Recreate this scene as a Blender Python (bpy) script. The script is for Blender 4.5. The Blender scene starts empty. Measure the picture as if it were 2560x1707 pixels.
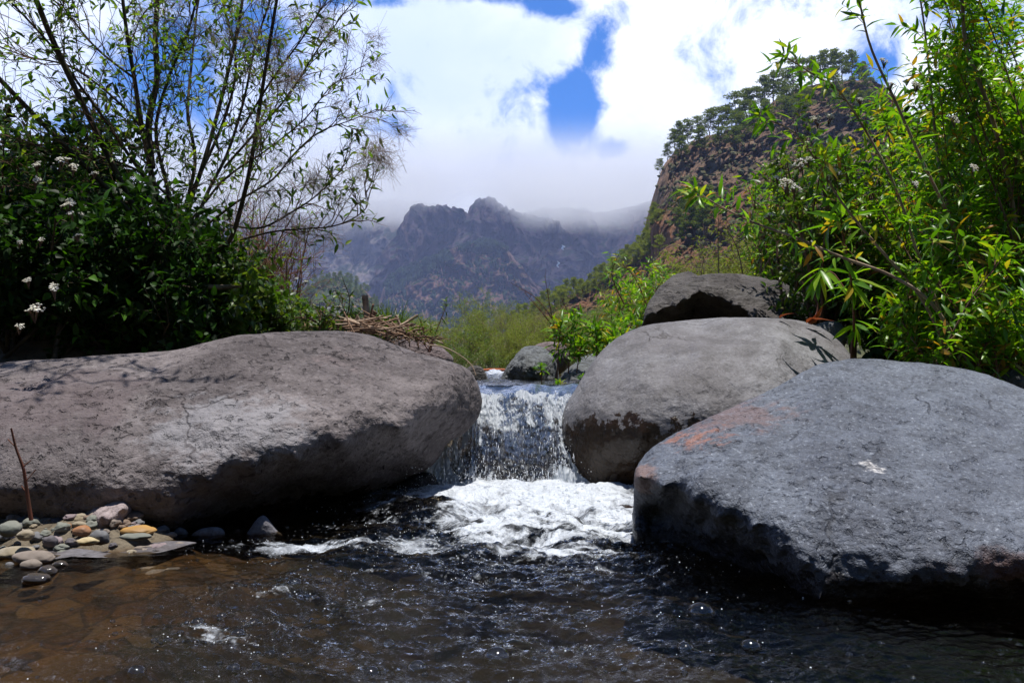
import bpy, math, random
import numpy as np
from mathutils import Vector, Matrix
R_ = np.random.RandomState(7)
rnd = random.Random(11)
scn = bpy.context.scene
col = scn.collection

# ------------------------------------------------------------------ camera
F = 2179.0; PW, PH = 2560.0, 1707.0; HZ = 905.0
PITCH = math.atan((HZ - PH/2)/F)
CAM = np.array([0.0, 0.0, 0.45])
cd = bpy.data.cameras.new('camera'); cam = bpy.data.objects.new('camera', cd); col.objects.link(cam)
cd.sensor_width = 23.5; cd.lens = 23.5*F/PW; cd.clip_start = 0.05; cd.clip_end = 30000
cam.location = CAM; cam.rotation_euler = (math.pi/2 + PITCH, 0, 0)
scn.camera = cam

def P(px, py, Y):
    """world point seen at photo pixel (px,py) at distance Y ahead"""
    px = np.asarray(px, float); py = np.asarray(py, float); Y = np.asarray(Y, float)
    a = (px-PW/2)/F; b = -(py-PH/2)/F
    c, s = math.cos(PITCH), math.sin(PITCH)
    dy = c - b*s; dz = s + b*c
    return np.stack([CAM[0]+a/dy*Y, CAM[1]+Y+0*a, CAM[2]+dz/dy*Y], -1)

# ------------------------------------------------------------------ noise
_perm = np.random.RandomState(3).permutation(4096)
_grad = np.random.RandomState(4).normal(size=(4096, 3)); _grad /= np.linalg.norm(_grad, axis=1)[:, None]
def perlin(p):
    p = np.asarray(p, float); i = np.floor(p).astype(np.int64); f = p-i
    u = f*f*f*(f*(f*6-15)+10)
    def g(dx, dy, dz):
        h = _perm[(_perm[(_perm[(i[..., 0]+dx) & 4095]+i[..., 1]+dy) & 4095]+i[..., 2]+dz) & 4095]
        gr = _grad[h]
        return gr[..., 0]*(f[..., 0]-dx)+gr[..., 1]*(f[..., 1]-dy)+gr[..., 2]*(f[..., 2]-dz)
    def lerp(a, b, t): return a+(b-a)*t
    x = u[..., 0]; y = u[..., 1]; z = u[..., 2]
    return lerp(lerp(lerp(g(0,0,0), g(1,0,0), x), lerp(g(0,1,0), g(1,1,0), x), y),
                lerp(lerp(g(0,0,1), g(1,0,1), x), lerp(g(0,1,1), g(1,1,1), x), y), z)*1.5
def fbm(p, o=4, lac=2.03, gain=.5):
    p = np.asarray(p, float); a = 1.; s = 0
    for k in range(o):
        s = s+a*perlin(p+17.3*k); p = p*lac; a *= gain
    return s
def ridged(p, o=4, lac=2.03, gain=.5):
    p = np.asarray(p, float); a = 1.; s = 0
    for k in range(o):
        s = s+a*(1-2*np.abs(perlin(p+9.1*k))); p = p*lac; a *= gain
    return s
def sst(a, b, x):
    t = np.clip((np.asarray(x, float)-a)/(b-a), 0, 1); return t*t*(3-2*t)
def vec3(x, y, z): return np.stack(np.broadcast_arrays(x, y, z), -1).astype(float)
def nrm(v): return v/np.maximum(np.linalg.norm(v, axis=-1, keepdims=True), 1e-9)

# ------------------------------------------------------------------ objects
def tag(o, label=None, cat=None, group=None, kind=None):
    if label: o['label'] = label
    if cat: o['category'] = cat
    if group: o['group'] = group
    if kind: o['kind'] = kind
    return o
def mesh(name, V, Fc, mat=None, smooth=True, attrs=None):
    """V (n,3); Fc: (m,k) array of faces"""
    me = bpy.data.meshes.new(name)
    V = np.asarray(V, np.float32); Fc = np.asarray(Fc, np.int32); m, k = Fc.shape
    me.vertices.add(len(V)); me.vertices.foreach_set('co', V.ravel())
    me.loops.add(m*k); me.loops.foreach_set('vertex_index', Fc.ravel())
    me.polygons.add(m); me.polygons.foreach_set('loop_start', np.arange(m, dtype=np.int32)*k)
    try: me.polygons.foreach_set('loop_total', np.full(m, k, np.int32))
    except Exception: pass
    me.update(calc_edges=True); me.validate()
    me.polygons.foreach_set('use_smooth', np.full(len(me.polygons), smooth))
    for n_, a in (attrs or {}).items():
        at = me.attributes.new(n_, 'FLOAT', 'POINT'); at.data.foreach_set('value', np.asarray(a, np.float32))
    if mat: me.materials.append(mat)
    return me
def link(name, me, parent=None, loc=None):
    o = bpy.data.objects.new(name, me); col.objects.link(o)
    if parent is not None: o.parent = parent
    if loc is not None: o.location = loc
    return o
def empty(name, loc, rz=0):
    o = bpy.data.objects.new(name, None); col.objects.link(o); o.location = loc; o.rotation_euler = (0, 0, rz)
    o.empty_display_size = .1
    return o
def solid(name, V, Fc, mat, smooth=True, attrs=None, parent=None, pivot=None):
    """world-space verts; origin moved to the base centre"""
    V = np.asarray(V, float)
    if parent is not None: c = np.array(parent.location)
    elif pivot is not None: c = np.array(pivot, float)
    else: c = np.array([(V[:, 0].min()+V[:, 0].max())/2, (V[:, 1].min()+V[:, 1].max())/2, V[:, 2].min()])
    o = link(name, mesh(name, V-c, Fc, mat, smooth, attrs), parent)
    if parent is None: o.location = c
    return o
def copy_tree(o, parent=None):
    c = o.copy(); col.objects.link(c)
    if parent is not None: c.parent = parent
    for ch in list(o.children): copy_tree(ch, c)
    return c
def grid_faces(nu, nv, wrap_u=False):
    """index = v*nu+u"""
    uu = nu if wrap_u else nu-1
    u, v = np.meshgrid(np.arange(uu), np.arange(nv-1)); u = u.ravel(); v = v.ravel(); u2 = (u+1) % nu
    return np.stack([v*nu+u, v*nu+u2, (v+1)*nu+u2, (v+1)*nu+u], -1)
def catmull(pts, n, closed=False):
    p = np.asarray(pts, float)
    if closed: p = np.vstack([p[-1], p, p[0], p[1]])
    else: p = np.vstack([2*p[0]-p[1], p, 2*p[-1]-p[-2]])
    m = len(p)-3; t = np.linspace(0, m, n, endpoint=not closed)
    i = np.minimum(t.astype(int), m-1); f = (t-i)[:, None]
    a, b, c, d = p[i], p[i+1], p[i+2], p[i+3]
    return .5*(2*b+(c-a)*f+(2*a-5*b+4*c-d)*f*f+(3*b-a-3*c+d)*f**3)
def vnormals(V, Fc):
    """smooth normals for quads"""
    a = V[Fc[:, 2]]-V[Fc[:, 0]]; b = V[Fc[:, -1]]-V[Fc[:, 1]]
    n = np.cross(a, b); N = np.zeros_like(V)
    for k in range(Fc.shape[1]): np.add.at(N, Fc[:, k], n)
    return nrm(N)

# ------------------------------------------------------------------ materials
class NT:
    def __init__(s, tree): s.t = tree; s.n = tree.nodes; s.l = tree.links
    def node(s, typ, **kw):
        n = s.n.new(typ)
        for k, v in kw.items():
            if k.startswith('i_'):
                key = k[2:]; key = int(key) if key.isdigit() else key.replace('_', ' ')
                s.set(n.inputs[key], v)
            else: setattr(n, k, v)
        return n
    def set(s, sock, v):
        if isinstance(v, bpy.types.NodeSocket): s.l.new(v, sock)
        else:
            if isinstance(v, (tuple, list)) and sock.type == 'RGBA' and len(v) == 3: v = (*v, 1)
            sock.default_value = v
    def m(s, op, a, b=0., c=None, clamp=False):
        n = s.n.new('ShaderNodeMath'); n.operation = op; n.use_clamp = clamp
        s.set(n.inputs[0], a); s.set(n.inputs[1], b)
        if c is not None: s.set(n.inputs[2], c)
        return n.outputs[0]
    def vm(s, op, a, b=None, out=0):
        n = s.n.new('ShaderNodeVectorMath'); n.operation = op; s.set(n.inputs[0], a)
        if b is not None: s.set(n.inputs[1], b)
        return n.outputs[out]
    def mr(s, x, a, b, c=0., d=1., smooth=True):
        n = s.n.new('ShaderNodeMapRange'); n.interpolation_type = 'SMOOTHSTEP' if smooth else 'LINEAR'
        s.set(n.inputs[0], x)
        for i, v in enumerate((a, b, c, d)): s.set(n.inputs[1+i], v)
        return n.outputs[0]
    def mix(s, f, a, b, mode='MIX'):
        n = s.n.new('ShaderNodeMix'); n.data_type = 'RGBA'; n.blend_type = mode; n.clamp_factor = True
        s.set(n.inputs[0], f); s.set(n.inputs[6], a); s.set(n.inputs[7], b); return n.outputs[2]
    def noise(s, vec, scale, detail=4, rough=.55, dist=0., col=False):
        n = s.n.new('ShaderNodeTexNoise'); s.set(n.inputs['Vector'], vec); n.inputs['Scale'].default_value = scale
        n.inputs['Detail'].default_value = detail; n.inputs['Roughness'].default_value = rough; n.inputs['Distortion'].default_value = dist
        return n.outputs[1 if col else 0]
    def vor(s, vec, scale, out=0, feature='F1', rand=1.):
        n = s.n.new('ShaderNodeTexVoronoi'); n.feature = feature; s.set(n.inputs['Vector'], vec); n.inputs['Scale'].default_value = scale
        n.inputs['Randomness'].default_value = rand
        return n.outputs[out]
    def pos(s): return s.n.new('ShaderNodeNewGeometry').outputs['Position']
    def obj(s): return s.n.new('ShaderNodeTexCoord').outputs['Object']
    def scalev(s, v, sc):
        return s.vm('MULTIPLY', v, sc)
    def bump(s, h, strength=1., dist=.01, nrm_=None):
        n = s.n.new('ShaderNodeBump'); s.set(n.inputs['Height'], h); n.inputs['Strength'].default_value = strength
        n.inputs['Distance'].default_value = dist
        if nrm_ is not None: s.set(n.inputs['Normal'], nrm_)
        return n.outputs[0]
    def attr(s, name):
        n = s.n.new('ShaderNodeAttribute'); n.attribute_name = name; return n.outputs['Fac']
    def xyz(s, v):
        n = s.n.new('ShaderNodeSeparateXYZ'); s.set(n.inputs[0], v); return n.outputs
def newmat(name):
    m = bpy.data.materials.new(name); m.use_nodes = True; t = m.node_tree; t.nodes.clear()
    nt = NT(t); out = t.nodes.new('ShaderNodeOutputMaterial'); nt.out = out
    return m, nt
def principled(nt, **kw):
    b = nt.n.new('ShaderNodeBsdfPrincipled')
    for k, v in kw.items(): nt.set(b.inputs[k.replace('_', ' ')], v)
    return b
def surf(nt, sh): nt.l.new(sh.outputs[0] if hasattr(sh, 'outputs') else sh, nt.out.inputs['Surface'])

def rock(name, c1, c2, cs=(.08, .07, .07), big=3., fine=70., pit=40., pitamt=.5, bump=.012, rough=.75,
         wet=None, wetcol=(.35, .27, .2), patches=(), cracks=0., world=True, light=(.5, .5, .5), streak=None, lightamt=.25):
    m, nt = newmat(name); p = nt.pos() if world else nt.obj()
    if streak is not None: p2 = nt.scalev(p, streak)
    else: p2 = p
    nb = nt.noise(p2, big, 5, .6, .4); c = nt.mix(nt.mr(nb, .33, .68), c1, c2)
    nm = nt.noise(p2, big*4.3, 5, .65); c = nt.mix(nt.mr(nm, .35, .7, 0, .55), c, cs)
    nf = nt.noise(p, fine, 5, .75); c = nt.mix(nt.mr(nf, .5, .74, 0, .8), c, cs)
    c = nt.mix(nt.mr(nf, .46, .25, 0, lightamt*1.6), c, light)
    # pits
    wp = nt.vm('ADD', p, nt.scalev(nt.noise(p, pit*.8, 2, .5, col=True), (.35/pit,)*3))
    vd = nt.vor(wp, pit); vc = nt.xyz(nt.vor(wp, pit, 1))[0]
    pr = nt.mr(nt.noise(p2, big*1.7, 3, .5), .4, .65, .1, .42)
    pm = nt.mr(nt.m('SUBTRACT', vd, nt.m('MULTIPLY', nt.m('MULTIPLY', vc, vc), pr)), -.02, .1, 1, 0)
    pm = nt.m('MULTIPLY', pm, pitamt, clamp=True)
    pm2 = nt.m('MAXIMUM', nt.mr(nt.noise(p2, pit*.55, 4, .62, .6), .43, .33), nt.m('MULTIPLY', nt.mr(nt.noise(p2, pit*.2, 5, .62, .4), .36, .29), .9))
    pm2 = nt.m('MULTIPLY', nt.m('MULTIPLY', pm2, nt.mr(nt.noise(p2, big*2.2, 3, .5), .38, .6, .25, 1)), pitamt, clamp=True)
    c = nt.mix(nt.m('MULTIPLY', nt.m('MAXIMUM', pm, pm2), .55), c, cs)
    # bright mineral grains
    gr = nt.mr(nt.vor(p, fine*2.1), .16, .1); grc = nt.mr(nt.xyz(nt.vor(p, fine*2.1, 1))[2], .9, .93)
    c = nt.mix(nt.m('MULTIPLY', gr, nt.m('MULTIPLY', grc, lightamt*2, clamp=True)), c, (.55, .52, .46))
    ro = rough
    for (cen, rad, colr, amt, sc) in patches:
        q = nt.vm('DIVIDE', nt.vm('SUBTRACT', p, tuple(cen)), tuple(rad)); d = nt.vm('LENGTH', q, out=1)
        d = nt.m('ADD', d, nt.m('MULTIPLY', nt.m('SUBTRACT', nt.noise(p, sc, 5, .7), .5), 2.4))
        c = nt.mix(nt.mr(d, .5, 1.05, amt, 0), c, colr)
    h = nt.m('MULTIPLY', nt.noise(p2, big*9, 6, .7), .9)
    h = nt.m('ADD', h, nt.m('MULTIPLY', nt.noise(p, fine*.6, 4, .7), .4))
    h = nt.m('ADD', h, nt.m('MULTIPLY', nt.noise(p2, pit*.6, 4, .65), .8)); h = nt.m('SUBTRACT', h, nt.m('MULTIPLY', pm, .3)); h = nt.m('SUBTRACT', h, nt.m('MULTIPLY', pm2, .8))
    if cracks:
        ce = nt.vor(nt.vm('ADD', p2, nt.scalev(nt.noise(p2, 4, 4, .6, col=True), (.3,)*3)), 2.4, 0, 'DISTANCE_TO_EDGE')
        ck = nt.m('MULTIPLY', nt.mr(ce, .0, .018, 1, 0), nt.mr(nt.noise(p, 2.1, 2), .52, .6))
        h = nt.m('SUBTRACT', h, nt.m('MULTIPLY', ck, cracks)); c = nt.mix(nt.m('MULTIPLY', ck, .7), c, cs)
    if wet is not None:
        z = nt.xyz(nt.pos())[2]
        wn = nt.m('MULTIPLY', nt.m('SUBTRACT', nt.m('ADD', nt.m('MULTIPLY', nt.noise(nt.pos(), 11, 5, .65), .65), nt.m('MULTIPLY', nt.noise(nt.pos(), 42, 4, .6), .35)), .5), wet[1]*1.6)
        wm = nt.mr(nt.m('ADD', z, wn), wet[0]+.006, wet[0]-.012, 0, 1)
        c = nt.mix(wm, c, nt.mix(1., c, wetcol, 'MULTIPLY'))
        ro = nt.mr(wm, 0, 1, rough, .16)
    b = principled(nt, Base_Color=c, Roughness=ro, Normal=nt.bump(h, 1., bump))
    b.inputs['Specular IOR Level'].default_value = .35
    surf(nt, b); return m

def leafmat(name, cols, trans=.35, rough=.4, spec=.5, tcol=None):
    """cols: list of (pos,col) over the per-leaf tint"""
    m, nt = newmat(name); a = nt.attr('tint')
    r = nt.n.new('ShaderNodeValToRGB'); nt.set(r.inputs[0], a); el = r.color_ramp.elements
    while len(el) < len(cols): el.new(.5)
    for e, (p_, c_) in zip(el, cols): e.position = p_; e.color = (*c_, 1)
    c = r.outputs[0]
    b = principled(nt, Base_Color=c, Roughness=rough); b.inputs['Specular IOR Level'].default_value = spec
    tr = nt.n.new('ShaderNodeBsdfTranslucent'); nt.set(tr.inputs[0], nt.mix(1., c, tcol or (1.5, 1.5, .5), 'MULTIPLY'))
    mx = nt.n.new('ShaderNodeMixShader'); mx.inputs[0].default_value = trans
    nt.l.new(b.outputs[0], mx.inputs[1]); nt.l.new(tr.outputs[0], mx.inputs[2]); surf(nt, mx); return m
def simple(name, c, rough=.7, spec=.4, c2=None, sc=20, bump=0, stretch=(1, 1, 1)):
    m, nt = newmat(name); p = nt.scalev(nt.obj(), stretch)
    n = nt.noise(p, sc, 4, .6)
    b = principled(nt, Base_Color=nt.mix(nt.mr(n, .35, .65), c, c2 or tuple(x*.6 for x in c)), Roughness=rough)
    b.inputs['Specular IOR Level'].default_value = spec
    if bump: nt.set(b.inputs['Normal'], nt.bump(n, 1., bump))
    surf(nt, b); return m

# ------------------------------------------------------------------ world, sun, air
SUN = np.array([.07, -.02, .97]); SUN /= np.linalg.norm(SUN)
sl = bpy.data.lights.new('sun', 'SUN'); so = bpy.data.objects.new('sun', sl); col.objects.link(so)
sl.energy = 5.0; sl.angle = math.radians(.53); sl.color = (1, .955, .88)
so.rotation_euler = Vector(SUN).to_track_quat('Z', 'Y').to_euler(); so.location = (0, 0, 30)
w = bpy.data.worlds.new('World'); scn.world = w; w.use_nodes = True; wt = w.node_tree; wt.nodes.clear(); nt = NT(wt)
sky = nt.n.new('ShaderNodeTexSky'); sky.sky_type = 'NISHITA'; sky.sun_disc = False
sky.sun_elevation = math.asin(SUN[2]); sky.sun_rotation = math.atan2(SUN[0], SUN[1])
sky.altitude = 900; sky.air_density = 1.0; sky.dust_density = .2; sky.ozone_density = 2.5
g = nt.n.new('ShaderNodeTexCoord').outputs['Generated']
X, Y, Z = nt.xyz(g)[:3]
Ys = nt.m('MAXIMUM', Y, .05); u = nt.m('DIVIDE', X, Ys); v = nt.m('DIVIDE', Z, Ys)
cmb = nt.n.new('ShaderNodeCombineXYZ'); nt.set(cmb.inputs[0], u); nt.set(cmb.inputs[1], v)
uv = cmb.outputs[0]
wn = nt.m('SUBTRACT', nt.m('ADD', nt.m('MULTIPLY', nt.noise(g, 6.5, 9, .62, .35), .6), nt.m('MULTIPLY', nt.noise(g, 19, 8, .65, .5), .4)), .5)
dens = nt.m('MULTIPLY', wn, 3.9)
def gap(px, py, rx, ry, rot=0.):
    cu, cv = (px-1280)/F, (905-py)/F; c_, s_ = math.cos(rot), math.sin(rot)
    du = nt.m('SUBTRACT', u, cu); dv = nt.m('SUBTRACT', v, cv)
    a = nt.m('ADD', nt.m('MULTIPLY', du, c_), nt.m('MULTIPLY', dv, s_)); b = nt.m('SUBTRACT', nt.m('MULTIPLY', dv, c_), nt.m('MULTIPLY', du, s_))
    a = nt.m('DIVIDE', a, rx/F); b = nt.m('DIVIDE', b, ry/F)
    d = nt.m('ADD', nt.m('MULTIPLY', a, a), nt.m('MULTIPLY', b, b))
    return nt.m('EXPONENT', nt.m('MULTIPLY', d, -1.))
gaps = None
for gp, am in (((1485, 140, 150, 50, math.radians(62)), .90), ((1440, 285, 58, 85), 1.05), ((1385, 10, 75, 36), 1.1), ((1535, 372, 50, 32), .95),
               ((440, 180, 130, 230, .2), .85), ((900, -5, 120, 22), .7), ((2185, 160, 60, 55), .85), ((650, 60, 90, 60), .55), ((1230, -10, 110, 20), .6), ((180, 330, 120, 90), .5), ((2480, 60, 130, 90), .5)):
    q = nt.m('MULTIPLY', gap(*gp), am); gaps = q if gaps is None else nt.m('ADD', gaps, q)
dens = nt.m('SUBTRACT', nt.m('ADD', dens, .72), gaps)
# above and behind the valley the sky is clear
front = nt.m('MULTIPLY', nt.mr(Z, .52, .40), nt.mr(Y, .05, .45))
back = nt.mr(nt.noise(g, 2.2, 6, .6), .6, .8, 0, .12)
mask = nt.m('ADD', nt.m('MULTIPLY', nt.mr(dens, .0, .62), front), nt.m('MULTIPLY', back, nt.m('SUBTRACT', 1., front)))
skyc = nt.mix(1., sky.outputs[0], nt.mix(nt.mr(Z, .38, .6), (.12, .84, 1.70), (.55, .66, .74)), 'MULTIPLY')
skyc = nt.scalev(skyc, (.085,)*3)
shade = nt.mr(nt.noise(nt.vm('ADD', g, (3.1, .4, .2)), 3.6, 6, .55, .3), .3, .7)
ccol = nt.mix(shade, (.66, .78, 1.10), (1.12, 1.16, 1.22))
# darker, bluer cloud base low over the crest
ccol = nt.mix(nt.mr(v, .17, .28, .4, 0), ccol, (.62, .70, .98))
fin = nt.mix(mask, skyc, ccol)
bg = nt.n.new('ShaderNodeBackground'); nt.set(bg.inputs[0], fin); bg.inputs[1].default_value = 1.0
nt.l.new(bg.outputs[0], nt.n.new('ShaderNodeOutputWorld').inputs[0])

def boxmesh(name, x0, x1, y0, y1, z0, z1, mat):
    V = [(x, y, z) for z in (z0, z1) for y in (y0, y1) for x in (x0, x1)]
    Fc = [(0, 2, 3, 1), (4, 5, 7, 6), (0, 1, 5, 4), (2, 6, 7, 3), (0, 4, 6, 2), (1, 3, 7, 5)]
    return solid(name, V, Fc, mat, False)
m, nt = newmat('haze'); pv = nt.n.new('ShaderNodeVolumePrincipled')
pv.inputs['Color'].default_value = (.50, .60, 1, 1); pv.inputs['Density'].default_value = .00013; pv.inputs['Anisotropy'].default_value = .2
nt.l.new(pv.outputs[0], nt.out.inputs['Volume'])
hz = boxmesh('haze', -3600, 3600, -60, 3600, -60, 700, m); tag(hz, kind='stuff'); tag(hz, 'thin blue haze in the air of the whole valley', 'haze')
# cloud bank sitting on the crests
m, nt = newmat('cloud_bank'); p = nt.pos(); x, y, z = nt.xyz(p)[:3]
n1 = nt.noise(nt.scalev(p, (.0032, .0032, .006)), 1., 4, .55, .3)
# base height varies along the crest
base = nt.m('ADD', 398., nt.m('MULTIPLY', nt.m('SUBTRACT', n1, .5), 190.))
xs = nt.m('SUBTRACT', x, 130.)
base = nt.m('SUBTRACT', base, nt.m('MULTIPLY', nt.m('EXPONENT', nt.m('MULTIPLY', nt.m('POWER', nt.m('DIVIDE', nt.m('ABSOLUTE', xs), 240.), 2.), -1.)), 62.))
base = nt.m('ADD', base, nt.m('MULTIPLY', nt.m('EXPONENT', nt.m('MULTIPLY', nt.m('POWER', nt.m('DIVIDE', nt.m('ABSOLUTE', nt.m('ADD', x, 90.)), 110.), 2.), -1.)), 35.))
dn = nt.mr(nt.m('SUBTRACT', z, base), -25., 75.)
dn = nt.m('MULTIPLY', dn, nt.mr(y, 1760., 1960.)); dn = nt.m('MULTIPLY', dn, nt.mr(z, 545., 455.))
pv = nt.n.new('ShaderNodeVolumePrincipled'); pv.inputs['Color'].default_value = (1, 1, 1, 1)
nt.set(pv.inputs['Density'], nt.m('MULTIPLY', dn, .0065)); pv.inputs['Anisotropy'].default_value = .4
nt.l.new(pv.outputs[0], nt.out.inputs['Volume'])
cb = boxmesh('cloud_bank', -2600, 2600, 1740, 3200, 330, 550, m)
tag(cb, 'white cloud bank wrapping the mountain tops', 'cloud', kind='stuff')
try: m.cycles.volume_step_rate = 1.0
except Exception: pass

# ------------------------------------------------------------------ boulders
def rbf(ctrl):
    c = np.asarray(ctrl, float); n = len(c); xy = c[:, :2]/1000
    d = np.linalg.norm(xy[:, None]-xy[None], axis=2)
    A = np.zeros((n+3, n+3)); A[:n, :n] = d+np.eye(n)*.004; A[:n, n] = 1; A[:n, n+1:] = xy; A[n, :n] = 1; A[n+1:, :n] = xy.T
    wts = np.linalg.solve(A, np.r_[c[:, 2], 0, 0, 0])
    def f(px, py):
        q = np.stack([px, py], -1)/1000; s = wts[n]+q[..., 0]*wts[n+1]+q[..., 1]*wts[n+2]
        for k in range(n): s = s+wts[k]*np.linalg.norm(q-xy[k], axis=-1)
        return s
    return f
def stone(name, outline, ctrl, K, Kb, mat, center=None, nt=200, ns=60, amp=((.02, 2.5), (.006, 9)), ridge=0., rs=5., seed=0., rim=.5,
          parent=None, keep=.35):
    """closed rock: traced outline, modelled front relief (ctrl: px,py,distance), rounded rim, rounded back"""
    o = catmull(outline, nt, closed=True)
    c = np.array(center if center is not None else [(o[:, 0].min()+o[:, 0].max())/2, (o[:, 1].min()+o[:, 1].max())/2])
    # even angular steps of arc
    f = rbf(ctrl) if len(ctrl) > 1 else (lambda px, py: ctrl[0][2]+0*px)
    fr = np.linspace(0, math.pi/2, ns)[1:]; bk = np.linspace(0, math.pi/2, ns//3)[1:-1][::-1]
    S = np.r_[np.sin(fr), np.sin(bk)]; front = np.r_[np.ones(len(fr)), np.zeros(len(bk))]
    px = c[0]+S[:, None]*(o[:, 0]-c[0])[None]; py = c[1]+S[:, None]*(o[:, 1]-c[1])[None]
    cs = np.sqrt(np.maximum(0, 1-S**2))[:, None]
    d = f(px, py)
    d = np.where(front[:, None] > 0, d+K*(1-cs**rim if rim else 1-cs), d+K+Kb*cs)
    V = P(px, py, d).reshape(-1, 3)
    pf = P(c[0], c[1], f(c[0], c[1])); pb = P(c[0], c[1], f(c[0], c[1])+K+Kb)
    n = nt; rows = len(S)
    Fc = grid_faces(n, rows, True)[:, ::-1]
    N = vnormals(V, Fc)
    # at the rim keep the traced outline: displacement shrinks there
    Sf = np.repeat(S, n); att = keep+(1-keep)*np.sqrt(np.maximum(0, 1-Sf**4))
    D = np.zeros(len(V))
    for a, s in amp: D += a*fbm(V*s+seed*3.7, 4)
    if ridge: D += ridge*(ridged(V*rs+seed, 4)-.9)
    V = V+N*(D*att)[:, None]
    V = np.vstack([V, pf, pb]); k0, k1 = len(V)-2, len(V)-1
    idx = np.arange(n); nx = (idx+1) % n; last = (rows-1)*n
    cap0 = np.stack([idx, nx, np.full(n, k0), np.full(n, k0)], -1)[:, :3]
    me_f = [tuple(x) for x in Fc]+[tuple(x) for x in cap0]+[(int(b), int(a), k1) for a, b in zip(idx+last, nx+last)]
    cpt = np.array([(V[:, 0].min()+V[:, 0].max())/2, (V[:, 1].min()+V[:, 1].max())/2, V[:, 2].min()]) if parent is None else np.array(parent.location)
    me = bpy.data.meshes.new(name); me.from_pydata((V-cpt).tolist(), [], me_f); me.materials.append(mat)
    import bmesh
    bm = bmesh.new(); bm.from_mesh(me); bmesh.ops.recalc_face_normals(bm, faces=bm.faces); bm.to_mesh(me); bm.free()
    me.polygons.foreach_set('use_smooth', np.ones(len(me.polygons), bool))
    ob = link(name, me, parent)
    if parent is None: ob.location = cpt
    return ob

rk_left = rock('rock_left', (.215, .188, .192), (.105, .09, .094), (.035, .027, .029), 2.2, 75, 46, 1., .014, .8, wet=(.035, .12), light=(.42, .39, .40), lightamt=.25, cracks=.25,
   patches=(((-.75, 2.3, .28), (.25, .3, .12), (.30, .30, .33), .5, 14), ((-1.3, 2.4, .35), (.3, .4, .15), (.10, .075, .08), .6, 8), ((-.35, 2.6, .5), (.3, .3, .1), (.27, .215, .22), .5, 12)))
rk_slab = rock('rock_slab', (.145, .165, .21), (.095, .108, .145), (.035, .038, .05), 3.2, 110, 60, .55, .012, .6, wet=(.05, .12), wetcol=(.28, .24, .22), cracks=.25, light=(.42, .46, .54), lightamt=.5,  # wet foot, its dark colour also adds to the shade of the undercut
   patches=(((.52, 2.16, .335), (.19, .30, .055), (.22, .115, .09), .42, 22), ((.40, 2.08, .29), (.12, .16, .05), (.36, .14, .075), .6, 30), ((.31, 2.05, .18), (.03, .10, .10), (.20, .12, .10), .7, 20), ((.764, 1.87, .21), (.028, .055, .03), (.62, .60, .60), .9, 55),
            ((.98, 1.67, .06), (.2, .2, .05), (.13, .06, .045), .8, 8)))
rk_mid = rock('rock_mid', (.225, .225, .245), (.145, .138, .15), (.05, .045, .045), 2.4, 90, 30, .35, .008, .72, wet=(.25, .3), wetcol=(.20, .115, .05), light=(.46, .46, .5), cracks=.3, lightamt=.25)
rk_dark = rock('rock_dark', (.135, .125, .12), (.085, .075, .075), (.03, .026, .026), 3., 60, 26, .7, .03, .8, streak=(1, .5, 2.2), light=(.3, .29, .27))
rk_grey = rock('rock_grey', (.19, .205, .215), (.12, .13, .14), (.045, .045, .048), 4., 60, 30, .4, .02, .75, wet=(.37, .03), light=(.4, .42, .42))
rk_purple = rock('rock_purple', (.24, .19, .19), (.17, .13, .135), (.07, .05, .05), 4., 60, 30, .4, .02, .75, light=(.4, .36, .36))
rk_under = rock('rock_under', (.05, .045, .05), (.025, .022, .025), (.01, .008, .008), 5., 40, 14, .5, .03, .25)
rk_wet = rock('rock_wet', (.06, .033, .022), (.035, .02, .015), (.012, .008, .007), 8., 60, 30, .5, .02, .12)
rk_pink = rock('rock_pink', (.40, .33, .33), (.30, .24, .245), (.12, .09, .09), 9., 90, 40, .3, .008, .8, light=(.6, .52, .52))
rk_flat = rock('rock_flat', (.23, .225, .25), (.17, .165, .19), (.06, .055, .06), 6., 110, 60, .5, .006, .75, wet=(.004, .012), wetcol=(.3, .2, .12), light=(.45, .44, .48))

# long pitted boulder on the left
ob = stone('boulder', [(-420, 1010), (-200, 925), (0, 908), (200, 889), (420, 876), (600, 838), (760, 828), (900, 833), (985, 860), (1060, 886), (1130, 903), (1175, 925), (1200, 965),
     (1206, 1005), (1196, 1045), (1160, 1085), (1120, 1108), (1090, 1150), (1060, 1175), (960, 1225), (800, 1278), (640, 1315), (450, 1345), (200, 1350), (-100, 1350), (-420, 1330)],
    [(-400, 1000, 2.75), (0, 920, 2.66), (400, 890, 2.74), (760, 840, 2.86), (1000, 880, 2.95), (0, 985, 2.46), (400, 955, 2.53), (760, 915, 2.64), (960, 935, 2.74), (1190, 1000, 2.95),
     (0, 1060, 2.33), (400, 1040, 2.38), (760, 1000, 2.46), (1000, 1000, 2.63), (1100, 960, 2.76),
     (0, 1140, 2.24), (300, 1140, 2.25), (520, 1120, 2.28), (0, 1220, 2.18), (300, 1220, 2.18), (520, 1205, 2.22), (640, 1175, 2.25), (740, 1145, 2.31), (850, 1105, 2.39), (1000, 1070, 2.55), (1100, 1020, 2.7),
     (0, 1330, 2.26), (300, 1330, 2.25), (430, 1290, 2.22), (550, 1275, 2.40), (700, 1240, 2.58), (850, 1190, 2.66), (1000, 1130, 2.76), (1100, 1090, 2.86),
     (600, 1320, 2.6), (800, 1270, 2.85), (1000, 1200, 2.95), (-400, 1300, 2.3)],
    .16, .75, rk_left, center=(520, 1080), nt=420, ns=150, amp=((.014, 2.2), (.007, 8), (.004, 22), (.0022, 50)), ridge=.0025, rs=20, seed=1)
tag(ob, 'long smooth pitted purplish grey boulder filling the left bank of the stream', 'boulder')

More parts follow.
